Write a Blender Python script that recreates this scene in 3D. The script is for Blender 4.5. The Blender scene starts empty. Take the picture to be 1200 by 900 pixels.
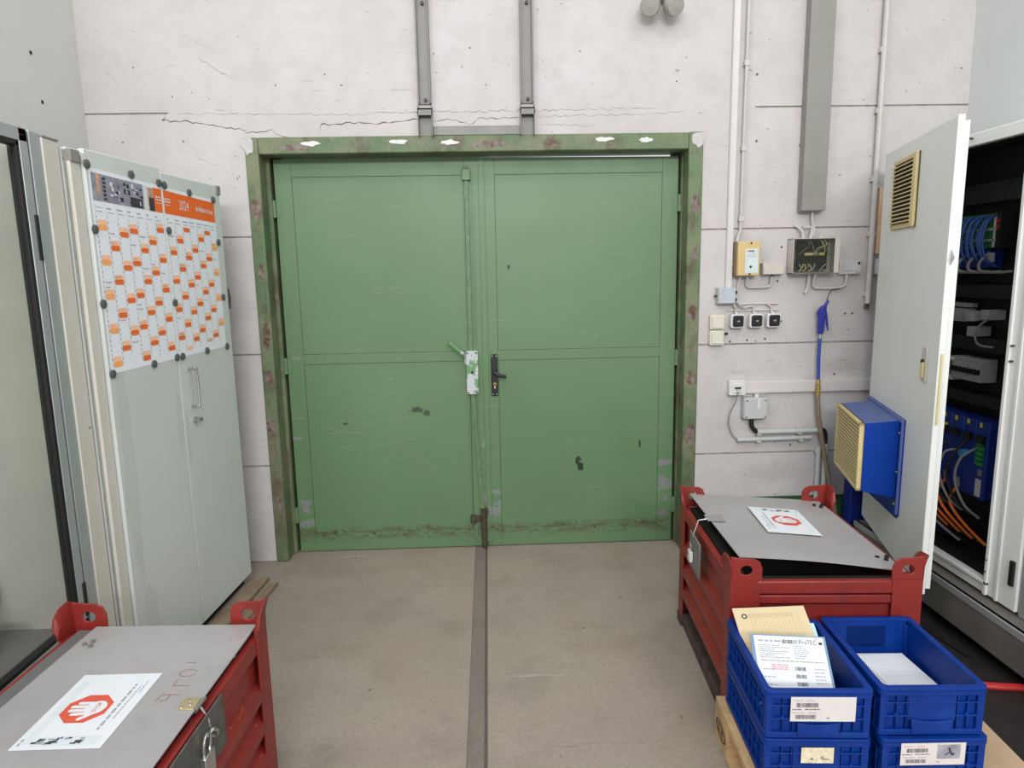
import bpy, bmesh, math, random, datetime
from mathutils import Vector, Matrix
random.seed(7)
scene = bpy.context.scene
col = scene.collection
R_ = math.radians

# ------------------------------------------------------------------ camera
cam = bpy.data.cameras.new('camera')
cam.sensor_width = 36.0; cam.lens = 24.0; cam.clip_start = 0.02
camo = bpy.data.objects.new('camera', cam); col.objects.link(camo)
camo.matrix_world = Matrix(((0.99919195, 0.02396306, -0.03226786, 0.0),
                            (-0.0357438, 0.16265252, -0.98603577, 0.0),
                            (-0.01837998, 0.98639238, 0.16337762, 1.60),
                            (0, 0, 0, 1)))
scene.camera = camo
# ------------------------------------------------------------------ light
world = bpy.data.worlds.new('world'); scene.world = world
world.use_nodes = True
bg = world.node_tree.nodes['Background']
bg.inputs[0].default_value = (0.97, 0.985, 1.0, 1); bg.inputs[1].default_value = 0.92
def area(name, loc, target, size, sizey, power, colr=(1, 1, 1)):
    l = bpy.data.lights.new(name, 'AREA'); l.shape = 'RECTANGLE'; l.size = size; l.size_y = sizey
    l.energy = power; l.color = colr
    o = bpy.data.objects.new(name, l); col.objects.link(o); o.location = loc
    o.rotation_euler = (Vector(target) - Vector(loc)).to_track_quat('-Z', 'Y').to_euler()
    return o
area('hall_key_fill', (-2.4, 0.4, 5.4), (0.1, 3.3, 1.0), 1.0, 0.4, 36, (1.0, 0.99, 0.98))
area('hall_key_fill', (2.4, 0.2, 5.4), (-1.2, 2.6, 0.6), 1.6, 0.6, 16, (1.0, 0.99, 0.98))  # fill lamp added to lift the side faces on the left
area('hall_key_fill', (0.0, 0.4, 5.6), (0.0, 0.6, 0.0), 4.0, 0.6, 20, (1.0, 0.99, 0.98))  # overhead fill added to brighten floor and box lids
area('hall_key_fill', (0.0, -3.0, 5.6), (0.0, 2.0, 0.4), 4.0, 0.8, 70, (1.0, 0.99, 0.98))
area('hall_key_fill', (0.0, -8.0, 5.0), (0.0, 3.0, 0.6), 6.0, 1.0, 560, (1.0, 0.99, 0.98))  # distant fill added to even out the light down the back wall
scene.view_settings.view_transform = 'Standard'
scene.view_settings.look = 'None'
scene.view_settings.gamma = 1.0
scene.view_settings.use_curve_mapping = False
scene.view_settings.exposure = 0.12

# ------------------------------------------------------------------ materials
def lin(c):
    return tuple(((v / 255.0) / 12.92 if v / 255.0 <= 0.04045 else ((v / 255.0 + 0.055) / 1.055) ** 2.4) for v in c) + (1.0,)
class NT:
    def __init__(s, name):
        s.m = bpy.data.materials.new(name); s.m.use_nodes = True
        s.t = s.m.node_tree; s.b = s.t.nodes['Principled BSDF']
        tc = s.t.nodes.new('ShaderNodeTexCoord'); s.co = tc.outputs['Object']
    def n(s, typ, **kw):
        x = s.t.nodes.new(typ)
        for k, v in kw.items(): setattr(x, k, v)
        return x
    def put(s, sock, v):
        if hasattr(v, 'links'): s.t.links.new(v, sock)
        else: sock.default_value = v
    def mapv(s, scale, loc=(0, 0, 0), rot=(0, 0, 0)):
        x = s.n('ShaderNodeMapping'); s.put(x.inputs[0], s.co)
        x.inputs['Scale'].default_value = scale; x.inputs['Location'].default_value = loc; x.inputs['Rotation'].default_value = rot
        return x.outputs[0]
    def noise(s, scale, detail=4, rough=0.55, vec=None, dist=0.0):
        x = s.n('ShaderNodeTexNoise'); s.put(x.inputs['Vector'], vec if vec is not None else s.co)
        x.inputs['Scale'].default_value = scale; x.inputs['Detail'].default_value = detail
        x.inputs['Roughness'].default_value = rough; x.inputs['Distortion'].default_value = dist
        return x.outputs['Fac']
    def ramp(s, fac, a, b, lo=0.0, hi=1.0):
        x = s.n('ShaderNodeMapRange', clamp=True); s.put(x.inputs[0], fac)
        x.inputs[1].default_value = a; x.inputs[2].default_value = b; x.inputs[3].default_value = lo; x.inputs[4].default_value = hi
        return x.outputs[0]
    def math(s, op, a, b=0.0):
        x = s.n('ShaderNodeMath', operation=op); s.put(x.inputs[0], a); s.put(x.inputs[1], b); return x.outputs[0]
    def mix(s, fac, a, b):
        x = s.n('ShaderNodeMix', data_type='RGBA'); s.put(x.inputs[0], fac); s.put(x.inputs[6], a); s.put(x.inputs[7], b)
        return x.outputs[2]
    def bump(s, h, strength=0.2, dist=0.01):
        x = s.n('ShaderNodeBump'); s.put(x.inputs['Height'], h); x.inputs['Strength'].default_value = strength
        x.inputs['Distance'].default_value = dist; s.t.links.new(x.outputs[0], s.b.inputs['Normal'])
    def sep(s):
        x = s.n('ShaderNodeSeparateXYZ'); s.put(x.inputs[0], s.co); return x.outputs
    def spots(s, lst, nscale=22.0, namt=0.9, axes='xz'):
        """mask of ragged spots: lst of (a, b, ra, rb) in object coordinates"""
        nz = s.ramp(s.noise(nscale, 5, 0.65), 0.25, 0.75, -namt, namt)
        xyz = s.sep(); A = xyz['XYZ'.index(axes[0].upper())]; B = xyz['XYZ'.index(axes[1].upper())]
        tot = None
        for a, b, ra, rb in lst:
            da = s.math('DIVIDE', s.math('SUBTRACT', A, a), ra); db = s.math('DIVIDE', s.math('SUBTRACT', B, b), rb)
            d = s.math('ADD', s.math('MULTIPLY', da, da), s.math('MULTIPLY', db, db))
            m = s.ramp(s.math('ADD', d, nz), 0.55, 0.75, 1.0, 0.0)
            tot = m if tot is None else s.math('MAXIMUM', tot, m)
        return tot
    def done(s, color, rough=0.5, metal=0.0, spec=None):
        s.put(s.b.inputs['Base Color'], color); s.put(s.b.inputs['Roughness'], rough); s.b.inputs['Metallic'].default_value = metal
        if spec is not None: s.b.inputs['Specular IOR Level'].default_value = spec
        return s.m
def plain(name, c, rough=0.5, metal=0.0, var=0.06, scale=14.0, bump=0.0, spec=None):
    t = NT(name); c = lin(c)
    f = t.ramp(t.noise(scale, 5, 0.6), 0.3, 0.7)
    dk = tuple(v * (1 - var * 1.6) for v in c[:3]) + (1,); lt = tuple(min(1, v * (1 + var)) for v in c[:3]) + (1,)
    if bump: t.bump(t.noise(scale * 8, 3), bump, 0.004)
    return t.done(t.mix(f, dk, lt), rough, metal, spec)

def mk_wall():
    t = NT('painted_concrete')
    big = t.ramp(t.noise(1.3, 5, 0.6), 0.3, 0.72)
    c = t.mix(big, lin((184, 180, 179)), lin((197, 194, 194)))
    sm = t.ramp(t.noise(9, 6, 0.7), 0.45, 0.72, 0, 0.5)
    c = t.mix(sm, c, lin((176, 170, 167)))
    speck = t.math('MAXIMUM', t.ramp(t.noise(34, 2, 0.5), 0.73, 0.765), t.ramp(t.noise(75, 3, 0.6, t.mapv((1, 1, 1.4), (3, 0, 1))), 0.73, 0.77, 0, 0.7))
    c = t.mix(t.math('MULTIPLY', speck, 0.75), c, lin((92, 84, 78)))
    v = t.mapv((5, 5, 60)); z = t.sep()[2]
    scuff = t.math('MULTIPLY', t.ramp(t.noise(1.0, 4, 0.7, v), 0.62, 0.72), t.ramp(t.noise(2.2, 3), 0.45, 0.65, 0, 0.6))
    c = t.mix(scuff, c, lin((130, 122, 116)))
    st = t.spots([(1.98, 1.045, .14, .045), (1.80, .985, .04, .02), (1.6, .44, .2, .06), (1.55, 1.08, .03, .012), (1.37, 1.02, .05, .015)], 110, 2.0)
    c = t.mix(t.math('MULTIPLY', st, 0.22), c, lin((140, 122, 108)))
    t.bump(t.math('ADD', t.noise(60, 4), t.math('MULTIPLY', t.noise(7, 4), 2.0)), 0.18, 0.006)
    return t.done(c, 0.85, 0, 0.25)
M = {}
M['wall'] = mk_wall()
def mk_plaster(name, a, b):
    t = NT(name)
    c = t.mix(t.ramp(t.noise(1.5, 5, 0.6), 0.3, 0.7), lin(a), lin(b))
    sm = t.ramp(t.noise(6, 6, 0.7), 0.55, 0.75, 0, 0.3)
    c = t.mix(sm, c, tuple(v * 0.8 for v in lin(a)[:3]) + (1,))
    t.bump(t.noise(50, 4), 0.1, 0.005)
    return t.done(c, 0.85, 0, 0.25)
M['wall_left'] = mk_plaster('left_wall_paint', (196, 196, 190), (204, 204, 198))
M['wall_right'] = mk_plaster('right_wall_paint', (198, 202, 200), (206, 210, 208))
M['joint'] = plain('joint_mortar', (158, 149, 141), 0.95, 0, 0.25, 30)
M['crack'] = plain('crack_dark', (96, 88, 82), 0.95)
M['filler'] = plain('bare_filler', (186, 184, 183), 0.9, 0, 0.1, 40)
M['white_chip'] = plain('white_plaster_chip', (216, 215, 213), 0.9)
def mk_floor(name, a, b, dk):
    t = NT(name)
    c = t.mix(t.ramp(t.noise(1.1, 6, 0.6), 0.35, 0.65), lin(a), lin(b))
    c = t.mix(t.ramp(t.noise(3.2, 9, 0.68), 0.50, 0.68, 0, 0.5), c, lin(dk))
    c = t.mix(t.ramp(t.noise(2.0, 4, 0.6, t.mapv((1, 1, 1), (5, 3, 0))), 0.52, 0.7, 0, 0.35), c, lin((146, 130, 110)))
    c = t.mix(t.ramp(t.noise(60, 6, 0.75), 0.35, 0.68, 0.0, 0.5), c, lin(dk))
    c = t.mix(t.ramp(t.noise(150, 3, 0.6), 0.52, 0.72, 0, 0.35), c, lin((172, 164, 155)))
    c = t.mix(t.ramp(t.noise(17, 3, 0.55), 0.70, 0.75, 0, 0.75), c, lin((84, 75, 68)))
    c = t.mix(t.ramp(t.noise(42, 2, 0.5), 0.74, 0.78, 0, 0.7), c, lin((66, 58, 52)))
    for k, (rot, ofs) in enumerate(((0.9, 0), (-0.5, 3), (0.25, 7))):
        v = t.mapv((1.1, 26, 1), (ofs, ofs * 2, 0), (0, 0, rot))
        m = t.math('MULTIPLY', t.ramp(t.noise(1.6, 4, 0.6, v), 0.665, 0.70, 0, 0.5), t.ramp(t.noise(1.4, 2, vec=t.mapv((1, 1, 1), (ofs + 1, 0, 0))), 0.48, 0.6))
        c = t.mix(m, c, lin((92, 84, 76)) if k < 2 else lin((190, 184, 176)))
    t.bump(t.noise(90, 4), 0.15, 0.004)
    return t.done(c, t.ramp(t.noise(4, 4), 0.3, 0.7, 0.6, 0.8), 0, 0.3)
M['floor'] = mk_floor('concrete_floor', (150, 139, 129), (163, 152, 141), (122, 112, 103))
M['floor_strip'] = mk_floor('floor_strip', (118, 110, 103), (128, 120, 112), (100, 93, 87))
M['dark'] = plain('dark_gap', (28, 26, 25), 0.9)

GA, GB = (88, 119, 82), (99, 129, 94)
def mk_door(name, chips_, rustline=True, dark=(58, 86, 56), steel=(122, 126, 124)):
    t = NT(name)
    c = t.mix(t.ramp(t.noise(1.1, 4, 0.5), 0.25, 0.75), lin(GA), lin(GB))
    z = t.sep()[2]
    v = t.mapv((1.6, 1.6, 70))
    scr = t.math('MULTIPLY', t.ramp(t.noise(3.0, 5, 0.75, v), 0.60, 0.68), t.ramp(t.noise(2.1, 3), 0.46, 0.60, 0, 0.55))
    c = t.mix(scr, c, lin((150, 176, 138)))
    scr2 = t.math('MULTIPLY', t.ramp(t.noise(4.0, 5, 0.75, t.mapv((1.4, 1.4, 60), (3, 1, 5))), 0.62, 0.70), t.math('MULTIPLY', t.ramp(t.noise(2.6, 3, vec=t.mapv((1, 1, 1), (7, 3, 2))), 0.46, 0.6, 0, 0.6), t.ramp(z, 0.5, 1.2, 1.0, 0.25)))
    c = t.mix(scr2, c, lin(dark))
    c = t.mix(t.ramp(t.noise(40, 2, 0.4), 0.77, 0.80, 0, 0.8), c, lin(dark))
    if rustline:
        band = t.math('MULTIPLY', t.ramp(z, 0.055, 0.09), t.ramp(z, 0.125, 0.155, 1, 0))
        rust = t.math('MULTIPLY', band, t.ramp(t.noise(24, 5, 0.7, t.mapv((0.5, 1, 1.6))), 0.42, 0.56))
        c = t.mix(t.math('MULTIPLY', rust, 0.7), c, lin((86, 84, 54)))
        rust2 = t.math('MULTIPLY', band, t.ramp(t.noise(38, 5, 0.7), 0.56, 0.63))
        c = t.mix(rust2, c, lin((76, 58, 42)))
    if chips_: c = t.mix(t.spots(chips_, 48, 1.5), c, lin(steel))
    t.bump(t.noise(55, 3), 0.05, 0.004)
    return t.done(c, t.ramp(t.noise(3, 3), 0.3, 0.7, 0.36, 0.48), 0, 0.45)
def mk_frame():
    t = NT('worn_green_frame')
    c = t.mix(t.ramp(t.noise(2.0, 4, 0.6), 0.3, 0.7), lin((78, 102, 68)), lin((96, 118, 84)))
    xyz = t.sep()
    c = t.mix(t.ramp(t.noise(4.5, 6, 0.7), 0.44, 0.62, 0, 0.8), c, lin((124, 124, 98)))
    c = t.mix(t.ramp(t.noise(6.5, 6, 0.72, t.mapv((1, 1, 0.6), (4, 2, 1))), 0.50, 0.62, 0, 0.85), c, lin((86, 74, 56)))
    low = t.math('MULTIPLY', t.ramp(xyz[2], 0.15, 0.75, 1, 0), t.ramp(t.noise(7, 5, 0.7), 0.38, 0.6))
    c = t.mix(t.math('MULTIPLY', low, 0.8), c, lin((96, 90, 72)))
    sp = t.spots([(-1.19, 1.94, .03, .06), (-1.19, 1.62, .02, .05), (-1.19, 1.28, .026, .09), (-1.185, 1.05, .03, .05), (-1.2, .78, .026, .07), (-1.19, .35, .02, .05),
                  (1.11, 1.93, .03, .06), (1.11, 1.66, .026, .04), (1.11, 1.36, .03, .06), (1.11, 1.0, .024, .05), (1.11, .68, .03, .08), (1.125, 2.25, .03, .04),
                  (-.98, 2.245, .09, .018), (.35, 2.25, .05, .022), (0.02, 2.25, .12, .02)], 26)
    c = t.mix(sp, c, t.mix(t.ramp(t.noise(30, 4), 0.4, 0.6), lin((128, 116, 112)), lin((88, 62, 50))))
    drip = t.math('MULTIPLY', t.ramp(t.noise(1.0, 4, 0.6, t.mapv((45, 1, 3))), 0.62, 0.72), t.ramp(xyz[2], 2.2, 2.26, 0.8, 0))
    c = t.mix(drip, c, lin((84, 60, 44)))
    t.bump(t.noise(40, 5), 0.15, 0.004)
    return t.done(c, 0.5, 0, 0.4)
M['frame'] = mk_frame()
M['leafL'] = mk_door('green_door_paint_worn', [(-1.08, .18, .06, .03), (-1.09, .3, .05, .018), (-1.1, .26, .05, .03), (-1.09, 1.14, .05, .014), (-1.1, .68, .03, .012), (-.2, .135, .07, .03), (-1.09, .8, .03, .008), (-.04, .62, .012, .03), (-.05, .3, .02, .05)])
M['leafR'] = mk_door('green_door_paint_chipped', [(.02, .33, .05, .022), (.015, .22, .05, .05), (.03, .25, .04, .04), (1.0, .48, .06, .02), (1.0, .36, .06, .045), (1.01, .26, .05, .02), (1.0, .18, .06, .02)])
M['green_hw'] = mk_door('green_hardware', [], False)
M['panelL'] = mk_door('green_panel_scuffed', [(-.42, .83, .05, .02), (-.36, .815, .025, .02), (-.82, .76, .02, .006)], True, steel=(60, 74, 58))
M['panelR'] = mk_door('green_panel_gouged', [(.50, .50, .022, .03), (.515, .475, .02, .028), (.86, .6, .008, .02), (.12, 1.62, .01, .012)], True, steel=(36, 48, 34))
def mk_case():
    t = NT('chipped_green_case')
    c = t.mix(t.ramp(t.noise(14, 5, 0.65), 0.47, 0.53), lin((104, 142, 98)), lin((186, 190, 194)))
    return t.done(c, 0.45)
M['case'] = mk_case()
M['worn_rod'] = plain('worn_green_rod', (94, 122, 86), 0.5, 0, 0.2, 30)
M['rusty'] = plain('rusty_bolt', (78, 70, 54), 0.6, 0.2, 0.35, 40)
M['black'] = plain('black_plastic', (24, 24, 26), 0.35, 0, 0.1)
M['rubber'] = plain('black_rubber', (18, 18, 18), 0.6)
M['brass'] = plain('brass', (196, 170, 100), 0.3, 0.8)
M['chrome'] = plain('chrome', (190, 190, 188), 0.22, 0.9)
M['steel'] = plain('raw_steel_channel', (122, 121, 118), 0.5, 0.25, 0.1, 10)
def mk_lid():
    t = NT('steel_lid')
    c = t.mix(t.ramp(t.noise(2.2, 5, 0.6), 0.3, 0.7), lin((160, 157, 157)), lin((176, 174, 174)))
    c = t.mix(t.ramp(t.noise(9, 6, 0.72), 0.55, 0.75, 0, 0.35), c, lin((128, 124, 122)))
    c = t.mix(t.ramp(t.noise(2.0, 5, 0.7, t.mapv((2, 26, 1), rot=(0, 0, .2))), 0.62, 0.74, 0, 0.35), c, lin((182, 180, 180)))
    return t.done(c, t.ramp(t.noise(5, 4), 0.3, 0.7, 0.42, 0.56), 0.25)
M['lid'] = mk_lid()
def mk_red(name, a, b):
    t = NT(name)
    c = t.mix(t.ramp(t.noise(3.5, 5, 0.65), 0.3, 0.7), lin(a), lin(b))
    c = t.mix(t.ramp(t.noise(11, 6, 0.75), 0.54, 0.68, 0, 0.6), c, lin((84, 40, 34)))
    c = t.mix(t.ramp(t.noise(46, 3, 0.6), 0.72, 0.76, 0, 0.8), c, lin((186, 150, 140)))
    c = t.mix(t.ramp(t.noise(2.0, 5, 0.7, t.mapv((4, 4, 40))), 0.64, 0.74, 0, 0.35), c, lin((150, 92, 86)))
    t.bump(t.noise(30, 4), 0.08, 0.004)
    return t.done(c, 0.45, 0, 0.45)
M['red'] = mk_red('red_paint_worn', (118, 33, 29), (138, 41, 35))
M['dirty_base'] = plain('dirty_steel_runner', (74, 62, 58), 0.7, 0.1, 0.3, 20)
M['cab'] = plain('grey_green_cabinet_enamel', (200, 205, 201), 0.42, 0, 0.03, 3)
def mk_cab_door():
    t = NT('cabinet_door_enamel')
    c = t.mix(t.ramp(t.noise(1.2, 4, 0.5), 0.3, 0.7), lin((197, 202, 199)), lin((207, 212, 209)))
    gr = t.spots([(.06, .9, .05, .5), (.44, 1.0, .03, .18), (.5, .9, .02, .16), (.10, .25, .06, .2)], 9, 0.5)
    c = t.mix(t.math('MULTIPLY', gr, 0.13), c, lin((132, 130, 120)))
    c = t.mix(t.ramp(t.noise(30, 4, 0.7), 0.68, 0.76, 0, 0.35), c, lin((146, 148, 142)))
    return t.done(c, 0.42, 0, 0.4)
M['cab_door'] = mk_cab_door()
M['cream'] = plain('cream_enamel', (202, 199, 189), 0.5, 0, 0.03, 4)
M['alu'] = plain('aluminium_profile', (176, 182, 184), 0.38, 0.45, 0.05, 8)
M['alu_dark'] = plain('aluminium_slot', (98, 104, 104), 0.5, 0.4)
M['gasket'] = M['rubber']
def mk_glass(name, tint, ior=1.45):
    m = bpy.data.materials.new(name); m.use_nodes = True; t = m.node_tree; t.nodes.clear()
    o = t.nodes.new('ShaderNodeOutputMaterial'); mx = t.nodes.new('ShaderNodeMixShader'); fr = t.nodes.new('ShaderNodeLayerWeight')
    tr = t.nodes.new('ShaderNodeBsdfTransparent'); gl = t.nodes.new('ShaderNodeBsdfGlossy')
    fr.inputs[0].default_value = 0.5; tr.inputs[0].default_value = tint; gl.inputs['Roughness'].default_value = 0.03
    pw = t.nodes.new('ShaderNodeMath'); pw.operation = 'POWER'; pw.inputs[1].default_value = 4.0; t.links.new(fr.outputs['Facing'], pw.inputs[0])
    ad = t.nodes.new('ShaderNodeMath'); ad.operation = 'MULTIPLY_ADD'; ad.inputs[1].default_value = 0.6; ad.inputs[2].default_value = 0.04; t.links.new(pw.outputs[0], ad.inputs[0])
    t.links.new(ad.outputs[0], mx.inputs[0]); t.links.new(tr.outputs[0], mx.inputs[1]); t.links.new(gl.outputs[0], mx.inputs[2])
    t.links.new(mx.outputs[0], o.inputs[0]); return m
M['glass'] = mk_glass('clear_pane', (0.94, 0.96, 0.95, 1))
M['smoke'] = mk_glass('smoked_clear_cover', (0.86, 0.86, 0.83, 1))
M['booth_panel'] = plain('booth_panel', (172, 168, 160), 0.55, 0, 0.06, 3)
M['grey_mach'] = plain('machine_grey', (150, 152, 152), 0.5, 0.1, 0.08, 6)
M['mach_base'] = plain('machine_base_grey', (112, 108, 104), 0.55, 0.1, 0.12, 8)
M['blue'] = plain('blue_crate_plastic', (16, 70, 176), 0.4, 0, 0.08, 12)
def mk_blue():
    t = NT('blue_crate_plastic_dusty')
    c = t.mix(t.ramp(t.noise(5, 5, 0.6), 0.3, 0.7), lin((0, 42, 116)), lin((0, 50, 134)))
    c = t.mix(t.ramp(t.noise(14, 6, 0.7), 0.5, 0.75, 0, 0.3), c, lin((30, 72, 136)))
    return t.done(c, 0.5, 0, 0.25)
M['blue'] = mk_blue()
M['blue_unit'] = plain('blue_enamel', (0, 56, 152), 0.5, 0, 0.04, 5, 0, 0.2)
M['blue_dark'] = plain('dark_blue_enamel', (18, 42, 128), 0.5, 0, 0.06, 5)
M['blue_flange'] = plain('pale_blue_enamel', (88, 104, 158), 0.5, 0, 0.06, 12)  # paler, greyer blue for the unit's top face and flange lip
M['beige'] = plain('beige_plastic_grille', (208, 190, 138), 0.5, 0, 0.05)
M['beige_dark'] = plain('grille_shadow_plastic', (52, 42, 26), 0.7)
M['ecab'] = plain('light_grey_powder_coat', (223, 226, 222), 0.45, 0, 0.025, 3)
M['ecab_in'] = plain('black_mounting_plate', (30, 30, 32), 0.6, 0, 0.1)
M['paper'] = plain('white_paper', (212, 216, 220), 0.8, 0, 0.015)
M['cal_paper'] = plain('calendar_paper', (232, 235, 241), 0.8, 0, 0.01)
M['cardp'] = plain('label_card', (206, 202, 202), 0.7, 0, 0.03)
M['oldlabel'] = plain('stained_label', (214, 206, 180), 0.8, 0, 0.15, 60)
M['ink'] = plain('ink', (58, 58, 64), 0.8)
M['ink_grey'] = plain('ink_grey', (150, 152, 158), 0.8)
M['ink_pale'] = plain('ink_pale', (205, 213, 215), 0.8)
M['red_ink'] = plain('red_ink', (206, 84, 62), 0.8)
M['pink_ink'] = plain('pink_ink', (228, 150, 156), 0.8)
M['orange'] = plain('orange_ink', (232, 106, 34), 0.75, 0, 0.02)
M['orange_lt'] = plain('pale_orange_ink', (246, 196, 160), 0.75)
M['orange_mid'] = plain('light_orange_ink', (247, 170, 100), 0.75)
M['photo_grey'] = plain('photo_print_grey', (150, 150, 164), 0.7, 0, 0.25, 26)
M['photo_dark'] = plain('photo_print_dark', (58, 56, 66), 0.7, 0, 0.4, 50)
M['skin'] = plain('photo_print_warm', (196, 158, 140), 0.7, 0, 0.2, 40)
M['cal_line'] = plain('calendar_rule', (214, 217, 222), 0.8)
M['magnet'] = plain('dark_grey_magnet', (82, 86, 86), 0.4)
M['manila'] = plain('manila_card', (204, 186, 150), 0.75, 0, 0.03, 6)
M['manila_line'] = plain('manila_print', (176, 150, 100), 0.8)
M['sleeve'] = plain('blue_grey_sleeve', (104, 138, 166), 0.35)
M['cyan'] = plain('pale_blue_card', (176, 214, 232), 0.7)
M['wood'] = plain('pallet_wood', (190, 160, 118), 0.8, 0, 0.2, 12, 0.2)
M['wood_new'] = plain('pale_wood', (224, 190, 152), 0.7, 0, 0.06, 10)
M['wood_old'] = plain('old_plank', (142, 122, 102), 0.85, 0, 0.2, 18, 0.2)
M['cardboard'] = plain('cardboard', (186, 160, 130), 0.85, 0, 0.05)
M['grey_pl'] = plain('light_grey_plastic', (182, 186, 186), 0.5, 0, 0.03)
M['grey_pl2'] = plain('warm_grey_plastic', (190, 186, 178), 0.5, 0, 0.04)
M['grey_tray'] = plain('grey_cable_duct', (134, 133, 126), 0.5, 0, 0.05, 8)
M['white_pl'] = plain('white_plastic', (210, 210, 209), 0.45, 0, 0.02)
M['cream_pl'] = plain('cream_plastic', (206, 203, 188), 0.5, 0, 0.03)
M['trunk_white'] = plain('white_trunking', (203, 199, 197), 0.5, 0, 0.03)
M['conduit'] = plain('grey_conduit', (186, 184, 182), 0.5, 0, 0.05)
M['yellow'] = plain('yellow_enamel', (204, 178, 122), 0.45, 0, 0.05)
M['brown_side'] = plain('brown_shade_plastic', (120, 100, 78), 0.6)
M['label_blue'] = plain('label_pale_blue', (198, 210, 212), 0.6)
M['hose_brown'] = plain('braided_hose', (132, 118, 98), 0.6, 0, 0.2, 60)
M['gun_blue'] = plain('blue_gun_plastic', (38, 44, 140), 0.4)
M['hose_blue'] = plain('blue_hose', (36, 66, 156), 0.4)
M['green_paint'] = plain('dark_green_dado', (44, 86, 52), 0.55, 0, 0.1, 10)
M['pcb'] = plain('pcb_green', (44, 120, 62), 0.5, 0, 0.2, 60)
M['ribbon'] = plain('blue_wire', (42, 76, 150), 0.5)
M['cable_grey'] = plain('grey_cable', (128, 128, 126), 0.5)
M['cable_orange'] = plain('orange_cable', (224, 110, 40), 0.5)
M['red_led'] = plain('red_terminal', (200, 40, 50), 0.5)
M['comp_grey'] = plain('component_grey', (170, 172, 170), 0.5, 0, 0.1, 60)
M['green_plug'] = plain('green_plug', (50, 140, 70), 0.5)
M['yellow_plug'] = plain('yellow_plug', (210, 205, 70), 0.5)
M['cyan_plug'] = plain('cyan_plug', (60, 150, 210), 0.5)
M['drive_blue'] = plain('drive_blue', (24, 52, 140), 0.45)
M['lamp_body'] = plain('lamp_grey', (158, 156, 148), 0.45, 0, 0.05)
M['red_hose'] = plain('red_hose', (176, 40, 40), 0.45)

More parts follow.
